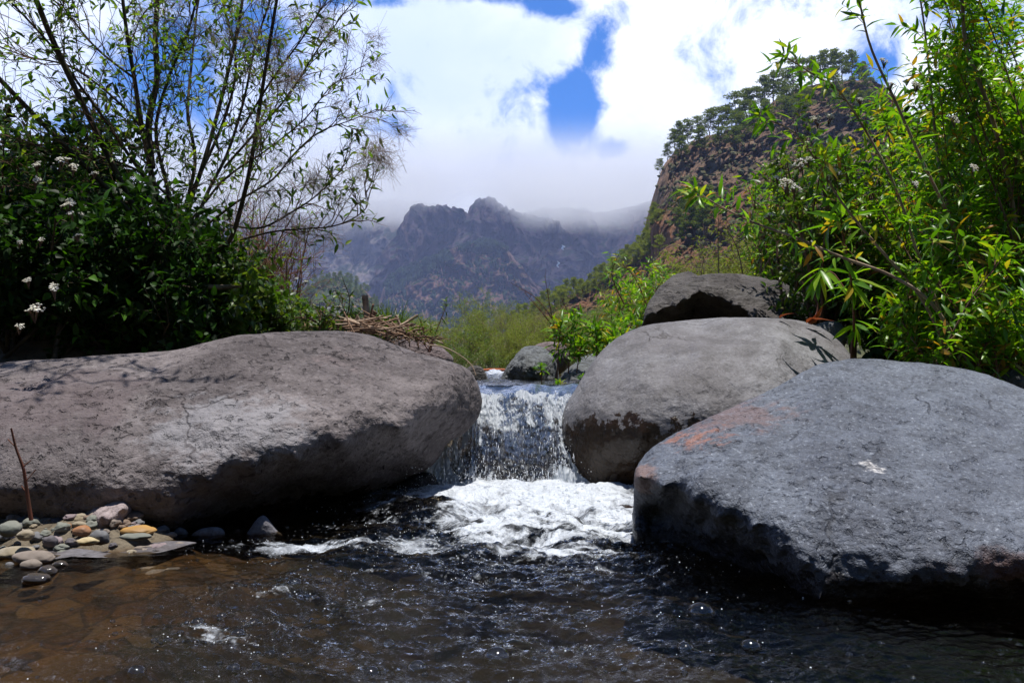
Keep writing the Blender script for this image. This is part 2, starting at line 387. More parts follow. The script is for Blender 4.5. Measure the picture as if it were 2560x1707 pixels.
# foreground slab boulder on the right
ridge_pts = [(1600, 1190), (1660, 1215), (1740, 1245), (1800, 1288), (1880, 1318), (1945, 1370), (1990, 1430), (2045, 1500)]
ctrl = [(1592, 1230, 2.06), (1610, 1160, 2.08), (1700, 1085, 2.14), (1850, 1015, 2.24), (1950, 965, 2.34), (2050, 915, 2.46), (2150, 896, 2.52), (2300, 905, 2.5), (2450, 935, 2.42), (2600, 985, 2.32), (2850, 1150, 2.1),
        (1700, 1150, 2.0), (1900, 1100, 2.0), (2100, 1000, 2.18), (2350, 1000, 2.18), (2600, 1100, 2.0), (2100, 1150, 1.86), (1900, 1200, 1.88), (2300, 1200, 1.8), (2500, 1250, 1.74), (2150, 1300, 1.70), (2350, 1350, 1.65), (2560, 1390, 1.60), (2750, 1400, 1.6),
        (2100, 1430, 1.63), (2250, 1460, 1.60), (2400, 1440, 1.6), (2560, 1500, 1.66), (2250, 1540, 1.70), (2400, 1540, 1.72), (2700, 1560, 1.7), (2100, 1530, 1.66)]
for (x, y) in ridge_pts: ctrl.append((x, y, 1.96-(x-1600)/445*.34))
for (x, y) in ((1640, 1270), (1720, 1310), (1790, 1355), (1850, 1400), (1900, 1450), (1960, 1510)): ctrl.append((x, y, 2.16-(x-1640)/320*.33))
for (x, y) in ((1600, 1330), (1610, 1430), (1700, 1460), (1800, 1510)): ctrl.append((x, y, 2.10-(x-1600)/200*.10))
for (x, y) in ((1690, 1262), (1760, 1302), (1835, 1350), (1905, 1400), (1960, 1460)): ctrl.append((x, y, 2.12-(x-1640)/320*.32))
ob = stone('boulder', [(1586, 1250), (1590, 1190), (1604, 1150), (1640, 1112), (1700, 1078), (1850, 1012), (1950, 962), (2040, 916), (2100, 900), (2170, 896), (2300, 906), (2420, 924), (2560, 972), (2720, 1040), (2900, 1200), (2950, 1400), (2850, 1570),
     (2600, 1590), (2400, 1580), (2200, 1585), (2040, 1590), (1900, 1570), (1750, 1540), (1640, 1500), (1592, 1440), (1584, 1340)], ctrl,
    .10, .5, rk_slab, center=(2050, 1230), nt=420, ns=170, amp=((.012, 3), (.007, 10), (.004, 26), (.002, 60)), ridge=.006, rs=8, seed=2, rim=.6)
tag(ob, 'large blue grey slab boulder in the right foreground with an orange lichen streak', 'boulder')

# middle boulder with wet foot beside the fall
ob = stone('boulder', [(1404, 1090), (1410, 1030), (1440, 975), (1490, 893), (1530, 852), (1580, 825), (1650, 806), (1750, 797), (1880, 796), (1990, 802), (2060, 825), (2110, 868), (2150, 930), (2200, 1050), (2150, 1250), (1900, 1330), (1650, 1300),
     (1500, 1260), (1440, 1245), (1426, 1180)],
    [(1410, 1080, 3.12), (1450, 970, 3.2), (1530, 860, 3.35), (1750, 800, 3.5), (2000, 805, 3.5), (2130, 900, 3.3), (2190, 1050, 3.1), (1500, 1250, 3.05), (1440, 1240, 3.1), (1600, 1290, 3.0), (1900, 1320, 2.95),
     (1500, 1020, 3.02), (1600, 950, 3.02), (1750, 880, 3.1), (1950, 860, 3.15), (1800, 1000, 2.88), (1600, 1100, 2.90), (1500, 1120, 2.98), (2000, 1000, 2.95), (1650, 1200, 2.98), (1900, 1150, 2.85)],
    .16, .6, rk_mid, center=(1760, 1040), nt=320, ns=110, amp=((.016, 2.6), (.005, 12), (.0015, 40)), seed=3)
tag(ob, 'smooth rounded light grey boulder right of the waterfall with a dark wet brown foot', 'boulder')

# dark undercut boulder behind it
ob = stone('boulder', [(1603, 850), (1608, 800), (1622, 762), (1645, 722), (1680, 692), (1720, 680), (1745, 690), (1790, 684), (1850, 684), (1920, 698), (1975, 718), (2020, 748), (2052, 785), (2065, 830), (2000, 900), (1800, 910), (1650, 900)],
    [(1610, 840, 4.3), (1640, 740, 4.3), (1720, 685, 4.5), (1850, 688, 4.6), (2000, 735, 4.6), (2055, 800, 4.4), (1750, 724, 4.12), (1720, 750, 4.08), (1690, 772, 4.1), (1640, 785, 4.12), (1610, 800, 4.15), (1785, 742, 4.14), (1840, 762, 4.1), (1880, 800, 4.06),
     (1740, 770, 4.45), (1700, 800, 4.5), (1640, 830, 4.5), (1800, 790, 4.45), (1850, 815, 4.35), (1660, 805, 4.4), (1650, 890, 4.6), (1800, 900, 4.6), (2000, 880, 4.2), (1920, 740, 4.3), (1960, 800, 4.12)],
    .12, .8, rk_dark, center=(1820, 790), nt=260, ns=90, amp=((.02, 3), (.012, 10), (.005, 28)), ridge=.012, rs=6, seed=4)
tag(ob, 'dark grey angular boulder with a black overhang behind the rounded light boulder', 'boulder')
ob = stone('rock', [(2010, 850), (2040, 812), (2085, 802), (2112, 820), (2118, 850), (2090, 885), (2030, 890)], [(2060, 840, 3.75)], .1, .3, rk_grey, nt=100, ns=40, amp=((.012, 6), (.006, 20)), seed=5)
tag(ob, 'small light grey rock wedged beside the dark overhanging boulder', 'rock')
ob = stone('rock', [(1968, 720), (1965, 670), (1990, 650), (2030, 645), (2060, 655), (2085, 690), (2080, 760), (2020, 770)], [(2020, 700, 5.2)], .2, .4, rk_dark, nt=120, ns=50, amp=((.02, 5), (.02, 12)), ridge=.02, seed=6)
tag(ob, 'rough black knobbly rock half hidden by willow leaves above the dark boulder', 'rock')
# rocks around the upper pool
ob = stone('rock', [(1245, 975), (1255, 940), (1280, 900), (1305, 873), (1335, 864), (1362, 870), (1385, 895), (1398, 940), (1405, 985), (1320, 990)],
    [(1250, 960, 4.35), (1320, 868, 4.5), (1395, 960, 4.4), (1318, 900, 4.22), (1305, 930, 4.2), (1290, 925, 4.28), (1340, 905, 4.2), (1345, 960, 4.2), (1300, 965, 4.22), (1286, 950, 4.3)], .12, .4, rk_grey, nt=160, ns=60, amp=((.015, 5), (.008, 16)), ridge=.012, rs=8, seed=7)
tag(ob, 'upright dark grey rock standing in the upper pool behind the waterfall lip', 'rock')
ob = stone('rock', [(1325, 890), (1340, 862), (1375, 854), (1410, 862), (1425, 900), (1400, 935), (1340, 930)], [(1370, 890, 4.9)], .12, .3, rk_purple, nt=90, ns=36, amp=((.012, 6), (.006, 20)), seed=8)
tag(ob, 'purplish rounded rock behind the upright dark grey rock', 'rock')
ob = stone('rock', [(1392, 985), (1402, 945), (1440, 905), (1480, 884), (1530, 890), (1580, 905), (1585, 960), (1500, 990)],
    [(1400, 970, 4.1), (1470, 890, 4.4), (1570, 910, 4.35), (1430, 950, 3.98), (1500, 960, 3.95), (1480, 920, 4.15)], .1, .3, rk_grey, nt=140, ns=50, amp=((.015, 5), (.006, 16)), ridge=.008, seed=9)
tag(ob, 'low grey rock under the green willow shoots beside the upper pool', 'rock')
ob = stone('rock', [(1160, 960), (1165, 925), (1185, 915), (1205, 920), (1218, 945), (1216, 972), (1190, 980)], [(1190, 945, 4.3)], .08, .2, rk_dark, nt=90, ns=36, amp=((.01, 8),), seed=10)
tag(ob, 'small dark rock at the left edge of the upper pool', 'rock')
ob = stone('rock', [(1255, 935), (1258, 924), (1270, 919), (1285, 926), (1284, 942), (1268, 945)], [(1270, 930, 7.6)], .1, .2, rk_purple, nt=50, ns=24, seed=11)
tag(ob, 'tiny pinkish rock at the end of the orange branch in the stream', 'rock')
# rocks in the left vegetation
ob = stone('rock', [(632, 790), (640, 760), (662, 745), (700, 740), (740, 748), (775, 770), (785, 820), (700, 850), (640, 830)], [(700, 790, 6.2)], .3, .7, rk_grey, nt=120, ns=44, amp=((.03, 3), (.01, 12)), seed=12)
tag(ob, 'rounded grey boulder half buried in the green herbs above the left boulder', 'rock')
ob = stone('rock', [(740, 840), (750, 790), (790, 768), (840, 775), (870, 800), (880, 850)], [(800, 810, 6.9)], .3, .7, rk_grey, nt=120, ns=44, amp=((.03, 3), (.01, 12)), seed=13)
tag(ob, 'pale grey rock mostly hidden behind the flowering herbs left of the driftwood', 'rock')
ob = stone('rock', [(880, 900), (930, 850), (990, 828), (1050, 850), (1100, 868), (1130, 905), (1040, 930)], [(1000, 880, 3.9)], .2, .5, rk_purple, nt=120, ns=44, amp=((.02, 4), (.01, 14)), seed=14)
tag(ob, 'purplish brown rock under the end of the driftwood heap', 'rock')
ob = stone('rock', [(440, 905), (470, 868), (540, 862), (600, 850), (640, 860), (620, 900)], [(540, 880, 3.6)], .1, .4, rk_grey, nt=100, ns=36, amp=((.02, 4), (.008, 14)), seed=15)
tag(ob, 'flat grey rock just behind the crest of the left boulder', 'rock')
ob = stone('rock', [(2440, 1010), (2470, 950), (2530, 918), (2620, 915), (2680, 960), (2680, 1030)], [(2560, 960, 2.95)], .12, .4, rk_grey, nt=100, ns=36, amp=((.02, 4), (.008, 14)), seed=16)
tag(ob, 'pale grey rock at the right edge behind the foreground slab', 'rock')
# wet brown rock at the foot of the middle boulder
ob = stone('rock', [(1495, 1325), (1505, 1285), (1535, 1262), (1590, 1255), (1640, 1275), (1640, 1370), (1560, 1375), (1520, 1350)], [(1500, 1300, 2.6), (1560, 1260, 2.68), (1570, 1310, 2.48), (1620, 1360, 2.45), (1540, 1350, 2.5)], .08, .3, rk_wet, nt=120, ns=44, amp=((.015, 6), (.01, 18)), ridge=.012, rs=12, seed=17)
tag(ob, 'wet reddish brown rock in the foam between the two right boulders', 'rock')
# dark rock face the fall runs over
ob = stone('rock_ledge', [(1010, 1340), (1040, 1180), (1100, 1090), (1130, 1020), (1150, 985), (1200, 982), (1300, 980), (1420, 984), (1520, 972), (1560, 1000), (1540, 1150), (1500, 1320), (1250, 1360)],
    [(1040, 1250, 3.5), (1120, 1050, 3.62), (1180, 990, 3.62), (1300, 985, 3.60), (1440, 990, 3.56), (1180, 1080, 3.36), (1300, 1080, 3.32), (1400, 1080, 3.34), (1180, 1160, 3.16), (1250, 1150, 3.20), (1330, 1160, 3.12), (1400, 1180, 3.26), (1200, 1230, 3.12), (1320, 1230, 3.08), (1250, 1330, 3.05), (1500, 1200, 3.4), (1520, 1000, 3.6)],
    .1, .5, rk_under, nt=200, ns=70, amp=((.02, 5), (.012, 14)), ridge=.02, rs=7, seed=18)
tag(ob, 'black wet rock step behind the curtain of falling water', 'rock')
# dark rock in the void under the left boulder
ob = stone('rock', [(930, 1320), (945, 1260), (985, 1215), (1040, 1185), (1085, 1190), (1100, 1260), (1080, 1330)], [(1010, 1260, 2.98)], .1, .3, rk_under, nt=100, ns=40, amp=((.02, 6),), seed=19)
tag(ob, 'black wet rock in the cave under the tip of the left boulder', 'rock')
# stones of the gravel bar and of the dark water line
def ystone(py, z=0.): return float(.45-z)*F/(py-HZ)
ob = stone('stone', [(193, 1312), (200, 1288), (225, 1262), (250, 1250), (275, 1252), (300, 1247), (325, 1249), (333, 1275), (336, 1318), (300, 1322), (250, 1328), (215, 1325)],
    [(200, 1310, 2.22), (250, 1255, 2.26), (325, 1252, 2.24), (255, 1290, 2.12), (310, 1270, 2.15), (325, 1300, 2.24), (280, 1318, 2.14)], .05, .12, rk_pink, nt=140, ns=50, amp=((.006, 10), (.002, 40)), ridge=.003, rs=20, seed=20, rim=.8)
tag(ob, 'large angular pinkish grey stone at the back of the gravel bar', 'stone')
ob = stone('slab', [(88, 1385), (110, 1368), (200, 1362), (300, 1364), (380, 1354), (440, 1352), (490, 1356), (470, 1362), (420, 1376), (370, 1386), (290, 1394), (180, 1392), (120, 1398)],
    [(100, 1385, 2.05), (300, 1364, 2.14), (480, 1356, 2.17), (300, 1392, 2.02), (430, 1370, 2.1), (200, 1380, 2.05)], .015, .10, rk_flat, nt=160, ns=40, amp=((.003, 8), (.0012, 30)), seed=21)
tag(ob, 'flat grey rock slab lying at the water edge below the gravel bar', 'slab')
for args in (([(612, 1345), (622, 1325), (640, 1300), (655, 1288), (668, 1294), (690, 1322), (706, 1340), (690, 1360), (650, 1362)], 2.28, rk_flat, 'pointed dark stone with a dry grey tip standing in the water under the left boulder'),
             ([(476, 1342), (495, 1325), (525, 1317), (552, 1319), (562, 1336), (545, 1350), (500, 1352)], 2.27, rk_flat, 'low wet stone with a pale top beside the pointed dark stone'),
             ([(430, 1340), (440, 1322), (452, 1318), (468, 1328), (472, 1344), (450, 1350)], 2.29, rk_flat, 'tiny pale topped stone between the two wet stones and the gravel bar'),
             ([(385, 1345), (392, 1325), (408, 1318), (424, 1330), (428, 1348), (404, 1354)], 2.27, rk_wet, 'small brown wet stone just right of the gravel bar'),
             ([(575, 1345), (585, 1326), (597, 1321), (608, 1335), (606, 1350)], 2.3, rk_wet, 'small reddish stone left of the pointed dark stone')):
    ob = stone('stone', args[0], [(args[0][0][0], 1330, args[1])], .03, .08, args[2], nt=90, ns=36, amp=((.003, 20),), seed=len(args[3]))
    tag(ob, args[3], 'stone')

# ------------------------------------------------------------------ ground (one sheet to the horizon)
def ground_h(x, y):
    p = vec3(x, y, 0*x)
    # lower pool bed
    bed = -.20+.05*fbm(p*2.2, 3)+.012*fbm(p*14, 3)
    # left shallow shelf, amber bed
    sh = sst(-.25, -.75, x)*sst(3.2, 2.6, y); bed = bed+sh*(.155+.02*fbm(p*3+5, 2))
    bar = np.exp(-(((x+1.18)/.34)**2+((y-2.22)/.17)**2)**1.5); bed = bed+bar*.085
    # right corner shoal and bank
    bed = bed+sst(.75, 1.6, x)*.10
    # step up to the upper valley
    up = .30+.05*fbm(p*.7, 3)+.02*fbm(p*4, 3)
    edge = 3.45+.15*fbm(p*1.3+3, 2)
    edge = edge-.25*sst(.7, 1.4, x)-.35*sst(-.6, -1.2, x)
    k = sst(edge-.22, edge+.12, y)
    h = bed*(1-k)+up*k
    # side banks
    bl = sst(-1.75, -2.6, x)*sst(1.2, 2.4, y)+0.; br = sst(1.5, 2.3, x)*sst(1.3, 2.4, y)
    h = h+(1-k)*(bl*.55+br*.45)
    # stream channel of the upper pool
    cx = .06-.06*sst(4, 8, y)-.5*sst(8, 14, y); wd = .30+.05*sst(3.4, 5, y)-.12*sst(4.6, 5.6, y)
    ch = np.exp(-((x-cx)/wd)**4)*sst(3.3, 3.5, y)*sst(16, 12, y); h = h-ch*(.13+h-.3)
    h = h+(sst(.5, 2., np.abs(x-cx)))*sst(3.4, 4.6, y)*sst(30, 12, y)*(.10+.12*fbm(p*.9+8, 3))
    # bank behind the left boulder rises under the trees
    h = h+sst(-.7, -2.0, x)*sst(3., 3.8, y)*sst(14, 8, y)*.22
    h = h+sst(1.0, 2.0, x)*sst(3., 3.8, y)*sst(14, 8, y)*.12
    far = sst(12, 40, y); h = h*(1-far)+far*(.20+.4*fbm(p*.02, 3)*sst(40, 200, y))
    return h
def axis(c, w, n1, far, n2):
    a = np.linspace(-w, w, n1); g_ = np.geomspace(1, far/w, n2)[1:]*w
    return np.r_[-g_[::-1], a, g_]+c
gx = axis(0, 3.0, 300, 6000, 60); gy0 = np.linspace(.2, 5, 260); gy = np.r_[-np.geomspace(.4, 6000, 30)[::-1]+.2, gy0, 5+np.geomspace(.03, 6000, 140)]
GX, GY = np.meshgrid(gx, gy); GZ = ground_h(GX, GY)
GZ = np.where(GY < .2, -.2, GZ)
m, nt = newmat('ground'); p = nt.pos(); z = nt.xyz(p)[2]; y_ = nt.xyz(p)[1]; x_ = nt.xyz(p)[0]
c = nt.mix(nt.mr(nt.noise(p, 3, 5, .6), .35, .65), (.085, .065, .04), (.16, .13, .09))
c = nt.mix(nt.m('MULTIPLY', nt.mr(nt.noise(p, 1.2, 5, .6), .45, .6), nt.mr(y_, 3., 3.6)), c, (.05, .065, .018))
c = nt.mix(nt.mr(nt.noise(p, 60, 4, .7), .45, .7, 0, .8), c, (.04, .03, .02))
farc = nt.mix(nt.mr(nt.noise(p, .12, 6, .65), .35, .65), (.055, .075, .02), (.12, .12, .05)); c = nt.mix(nt.mr(y_, 8, 18), c, farc)
# stream bed: amber and brown stones, green algae in the deeper part
vb = nt.vor(nt.vm('ADD', p, nt.scalev(nt.noise(p, 9, 3, .5, col=True), (.05,)*3)), 16, 1); vx = nt.xyz(vb)[0]
bc = nt.mix(nt.mr(vx, .2, .8), (.050, .024, .008), (.020, .012, .006)); bc = nt.mix(nt.mr(nt.noise(p, 7, 5, .65), .45, .65), bc, (.085, .042, .007))
bc = nt.mix(nt.mr(nt.noise(p, 45, 4, .7), .48, .66, 0, .8), bc, (.025, .015, .008))
ve = nt.vor(nt.vm('ADD', p, nt.scalev(nt.noise(p, 9, 3, .5, col=True), (.05,)*3)), 16, 0, 'DISTANCE_TO_EDGE'); bc = nt.mix(nt.mr(ve, .0, .16, .85, 0), bc, (.008, .005, .003)); bc = nt.mix(nt.mr(vx, .62, .7, 0, .5), bc, (.14, .085, .035))
al = nt.m('MULTIPLY', nt.mr(nt.m('ADD', x_, nt.m('MULTIPLY', nt.m('SUBTRACT', nt.noise(p, 2.4, 4), .5), 1.1)), -.62, -.4), nt.mr(x_, .25, -.1))
bc = nt.mix(nt.m('MULTIPLY', al, .8), bc, (.005, .018, .004))
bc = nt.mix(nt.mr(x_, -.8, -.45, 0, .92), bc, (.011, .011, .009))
bc = nt.mix(nt.mr(vx, .86, .93, 0, .3), bc, (.10, .08, .055))
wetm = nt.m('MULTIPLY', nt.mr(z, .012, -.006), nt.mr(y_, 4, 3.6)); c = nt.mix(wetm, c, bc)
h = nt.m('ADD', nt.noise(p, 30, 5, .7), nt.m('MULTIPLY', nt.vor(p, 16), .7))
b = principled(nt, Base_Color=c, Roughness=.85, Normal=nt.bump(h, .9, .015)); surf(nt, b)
V = np.stack([GX, GY, GZ], -1).reshape(-1, 3)
ob = solid('ground', V, grid_faces(len(gx), len(gy)), m, pivot=(0, 0, 0)); tag(ob, kind='structure')

# ------------------------------------------------------------------ water
def water_mat(name, tint, ior_r=.02, bump=.004, foam=True, bs=45.):
    m, nt = newmat(name); p = nt.pos(); f = nt.attr('foam'); tu = nt.attr('turb')
    n1 = nt.noise(nt.scalev(p, (1, .62, 1)), bs, 4, .6, .6); n2 = nt.noise(p, bs*3.1, 3, .6)
    h = nt.m('MULTIPLY', nt.m('ADD', n1, nt.m('MULTIPLY', n2, .35)), nt.m('ADD', nt.m('MULTIPLY', tu, 1.), .10))
    nb = nt.bump(h, 1., bump)
    gl = nt.n.new('ShaderNodeBsdfGlossy'); gl.inputs['Roughness'].default_value = ior_r; nt.set(gl.inputs['Normal'], nb)
    tr = nt.n.new('ShaderNodeBsdfTransparent'); nt.set(tr.inputs[0], (*tint, 1))
    fr = nt.n.new('ShaderNodeFresnel'); fr.inputs[0].default_value = 1.33; nt.set(fr.inputs['Normal'], nb)
    mx = nt.n.new('ShaderNodeMixShader'); nt.l.new(fr.outputs[0], mx.inputs[0]); nt.l.new(tr.outputs[0], mx.inputs[1]); nt.l.new(gl.outputs[0], mx.inputs[2])
    if foam:
        fn = nt.noise(nt.scalev(p, (1, .8, 1)), 16, 6, .68, .5); fv = nt.vor(nt.vm('ADD', p, nt.scalev(nt.noise(p, 30, 2, .5, col=True), (.012,)*3)), 85)
        fm = nt.m('ADD', nt.m('MULTIPLY', f, 1.25), nt.m('MULTIPLY', nt.m('SUBTRACT', fn, .5), 1.7)); fm = nt.m('SUBTRACT', fm, nt.m('MULTIPLY', nt.mr(fv, .15, .45), nt.m('MULTIPLY', nt.m('SUBTRACT', 1.0, f), .5)))
        fm = nt.m('SUBTRACT', fm, nt.m('MULTIPLY', nt.mr(nt.noise(nt.scalev(p, (1, 1.6, 1)), 7, 5, .7, 1.), .40, .66), nt.mr(nt.xyz(p)[1], 2.95, 2.3, .3, 1.))); fm = nt.mr(fm, .10, 1.15, 0, .9); fm = nt.m('MULTIPLY', fm, nt.mr(f, .02, .2))
        fh = nt.m('ADD', nt.noise(p, 110, 4, .75), nt.m('MULTIPLY', nt.vor(p, 150), .6))
        fb = principled(nt, Base_Color=(.66, .71, .79), Roughness=.25, Normal=nt.bump(fh, 1., .0045)); fb.inputs['Specular IOR Level'].default_value = .8
        m2 = nt.n.new('ShaderNodeMixShader'); nt.set(m2.inputs[0], fm); nt.l.new(mx.outputs[0], m2.inputs[1]); nt.l.new(fb.outputs[0], m2.inputs[2]); mx = m2
    surf(nt, mx); return m
def rows_y(n): # finer near the camera
    t = np.linspace(0, 1, n); return .85+(3.62-.85)*t**1.25
nu, nv = 820, 560
U = np.linspace(-1, 1, nu); yv = rows_y(nv); WX = U[None]*(.35+yv*.80)[:, None]; WY = np.repeat(yv[:, None], nu, 1)
p = vec3(WX, WY, 0*WX)
wob = fbm(p*2.3+4, 3)
rr = np.sqrt(((WX-.05)/.50)**2+((WY-2.66)/.70)**2)+.18*wob
foam = .35*sst(1.5, .9, rr)+.65*sst(1.15, .5, rr)
lobe = np.exp(-(((WX+.38)/.34)**2+((WY-2.14-.12*(WX+.42))/.085)**2))+.9*np.exp(-(((WX+.36)/.22)**2+((WY-2.36)/.05)**2))
foam = np.maximum(foam, lobe*.9)
band = np.exp(-(((WX-.02)/.42)**2+((WY-2.08)/.14)**2)); foam = np.maximum(foam, band*.95)
foam = foam*(1-.85*np.exp(-(((WX+.33)/.13)**2+((WY-2.29)/.06)**2)))*(1-.9*np.exp(-(((WX+.29)/.085)**2+((WY-2.52)/.085)**2)))
# patches of bubbles carried to the left front
def patch(px, py, rx, ry, rot=0.):
    yy = .45*F/(py-HZ); xx = (px-1280)/F*yy; dx, dy = WX-xx, WY-yy; c_, s_ = math.cos(rot), math.sin(rot)
    return np.exp(-(((dx*c_+dy*s_)/rx)**2+((dy*c_-dx*s_)/ry)**2))
for a in ((560, 1600, .11, .035, -.5), (500, 1575, .06, .03, -.3), (700, 1490, .10, .03, .25), (900, 1510, .07, .03, .2), (640, 1560, .05, .03), (1150, 1440, .25, .03), (1500, 1420, .1, .05), (900, 1440, .12, .03)): foam = np.maximum(foam, .60*patch(*a))
turb = np.clip(np.exp(-(((WX+.05)/.75)**2+((WY-2.2)/.75)**2))*1.3+.55*np.exp(-(((WX+.25)/.65)**2+((WY-1.5)/.42)**2))+.1, 0, 1)
turb *= .25+.75*sst(-.95, -.45, WX-(WY-1.5)*.2)
turb *= .35+.65*sst(1.15, .55, WX)
big = fbm(vec3(WX*4.2, WY*6.2, 0*WX)+2, 3); ch = ridged(vec3(WX*9, WY*15, 0*WX), 4)-.6; fine = ridged(vec3(WX*30, WY*44, 0*WX), 3)-.6
WZ = turb*(.016*big+.0085*ch+.0042*fine)+.0022*fbm(vec3(WX*10, WY*16, 0*WX), 3)
hump = .045*np.exp(-(((WX+.03)/.42)**2+((WY-2.85)/.28)**2))+.035*np.exp(-(((WX+.20)/.16)**2+((WY-2.52)/.10)**2))+.018*np.exp(-(((WX)/.4)**2+((WY-2.3)/.07)**2))
WZ = WZ+hump+foam*.030*fbm(p*5.5, 4)+foam*.004*fbm(p*26, 3)+foam*.0015*fbm(p*80, 2)
mw = water_mat('stream_water', (.68, .60, .47), bump=.007)
ob = solid('water', np.stack([WX, WY, WZ], -1).reshape(-1, 3), grid_faces(nu, nv), mw, attrs={'foam': foam.ravel(), 'turb': turb.ravel()}, pivot=(0, 2, 0))
tag(ob, kind='structure')
# upper pool up to the lip, then the fall
nu, nv = 220, 150; uu = np.linspace(-1, 1, nu); vv = np.linspace(0, 1, nv)
UY = 3.50+(9.5-3.50)*vv**1.6; UXc = .06-.02*sst(4, 6, UY)-.05*sst(6, 9, UY)
UX = UXc[:, None]+uu[None]*(.55+.0*UY)[:, None]; UYg = np.repeat(UY[:, None], nu, 1); q = vec3(UX, UYg, 0*UX)
UZ = .352+.012*sst(3.5, 3.9, UYg)+.0045*fbm(vec3(UX*9, UYg*7, 0*UX), 3)+.003*ridged(vec3(UX*24, UYg*16, 0*UX), 2)+sst(4.7, 5.2, UYg)*.012
uf = .95*np.exp(-(((UX+.07)/.12)**2+((UYg-4.95)/.22)**2)); ut = .45+.5*uf
UZ = UZ+uf*(.03+.02*fbm(q*22, 3))
mu = water_mat('pool_water', (.8, .76, .66), bump=.004)
ob = solid('water', np.stack([UX, UYg, UZ], -1).reshape(-1, 3), grid_faces(nu, nv), mu, attrs={'foam': uf.ravel(), 'turb': ut.ravel()}, pivot=(.05, 5, .3))
ob.name = 'upper_water'; tag(ob, kind='structure')

# falling sheet: (px, py, dist) profile from lip to foot
prof = catmull([(0, 3.52, .358), (0, 3.44, .352), (0, 3.37, .338), (0, 3.31, .300), (0, 3.25, .235), (0, 3.19, .155), (0, 3.13, .07), (0, 3.09, -.03)], 170)
nu = 300; s = np.linspace(0, 1, nu); FY = np.repeat(prof[:, 1:2], nu, 1); FZ = np.repeat(prof[:, 2:3], nu, 1)
t = np.linspace(0, 1, 170)[:, None]
xl = -.14-.20*sst(.15, 1, t); xr = .36-.12*sst(.0, .4, t)+.04*sst(.5, 1, t); FX = xl+(xr-xl)*s[None]
fall = sst(.16, .45, t)
q = vec3(FX*9, FZ*2.2+FY*1, 0*FX); q2 = vec3(FX*34, FZ*9, 0*FX)
bulge = .045*fbm(q, 3)+.014*(ridged(q2, 3)-.7)*(fall*.9+.1)+.007*fbm(vec3(FX*70, FZ*60, 0*FX), 3)*fall
FY = FY-bulge-.03*np.exp(-((FX-.02)/.16)**2)*sst(.5, .8, t)
FZ = FZ+.017*fbm(vec3(FX*9, FY*5, 0*FX)+4, 3)*(1-fall)*sst(3.52, 3.46, FY); FY = FY+.05*fbm(vec3(FX*6, 0*FX, 0*FX)+7, 2)*sst(.1, .3, t)
m, nt = newmat('falling_water'); p = nt.pos(); f = nt.attr('foam')
pv_ = nt.scalev(p, (1, .5, .14)); st = nt.noise(pv_, 42, 5, .65, .8); st2 = nt.noise(nt.scalev(p, (1, 1, .5)), 85, 4, .7, .8)
fm = nt.m('ADD', nt.m('MULTIPLY', st, .62), nt.m('MULTIPLY', st2, .5)); fm = nt.m('ADD', fm, nt.m('MULTIPLY', nt.m('SUBTRACT', nt.noise(nt.scalev(p, (1, 1, .55)), 11, 4, .6, .9), .5), 1.5)); fm = nt.m('ADD', fm, .09); fm = nt.m('ADD', fm, nt.m('MULTIPLY', nt.m('SUBTRACT', f, .5), .62))
fm = nt.mr(fm, .60, .74, 0, .95); fm = nt.m('MULTIPLY', fm, nt.mr(f, .05, .3))
h = nt.m('ADD', nt.noise(nt.scalev(p, (1, 1, .45)), 60, 5, .7, .5), nt.m('MULTIPLY', st, .6)); nb = nt.bump(h, 1., .007)
gl = nt.n.new('ShaderNodeBsdfGlossy'); gl.inputs['Roughness'].default_value = .03; nt.set(gl.inputs['Normal'], nb)
tr = nt.n.new('ShaderNodeBsdfTransparent'); tr.inputs[0].default_value = (.86, .85, .84, 1)
fr = nt.n.new('ShaderNodeFresnel'); fr.inputs[0].default_value = 1.33; nt.set(fr.inputs['Normal'], nb)
mx = nt.n.new('ShaderNodeMixShader'); nt.set(mx.inputs[0], fr.outputs[0]); nt.l.new(tr.outputs[0], mx.inputs[1]); nt.l.new(gl.outputs[0], mx.inputs[2])
fb = principled(nt, Base_Color=(.68, .74, .82), Roughness=.25, Normal=nb); fb.inputs['Specular IOR Level'].default_value = 1.
tl = nt.n.new('ShaderNodeBsdfTranslucent'); tl.inputs[0].default_value = (.75, .82, .9, 1)
fb2 = nt.n.new('ShaderNodeMixShader'); fb2.inputs[0].default_value = .45; nt.l.new(fb.outputs[0], fb2.inputs[1]); nt.l.new(tl.outputs[0], fb2.inputs[2])
m2 = nt.n.new('ShaderNodeMixShader'); nt.set(m2.inputs[0], fm); nt.l.new(mx.outputs[0], m2.inputs[1]); nt.l.new(fb2.outputs[0], m2.inputs[2]); surf(nt, m2)
ff = fall*(.42+.25*sst(.0, -.16, FX)+.25*sst(.14, .2, FX)+.3*sst(.78, 1, t)-.75*np.exp(-(((FX-.0)/.15)**2+((FZ-.11)/.08)**2)))
ff = np.clip(ff+.25*fall*sst(.55, .2, t), 0, 1)
ob = solid('waterfall', np.stack([FX, FY, FZ], -1).reshape(-1, 3), grid_faces(nu, 170), m, attrs={'foam': ff.ravel()})
tag(ob, 'small glittering waterfall pouring between the boulders', 'waterfall')

# droplets of spray

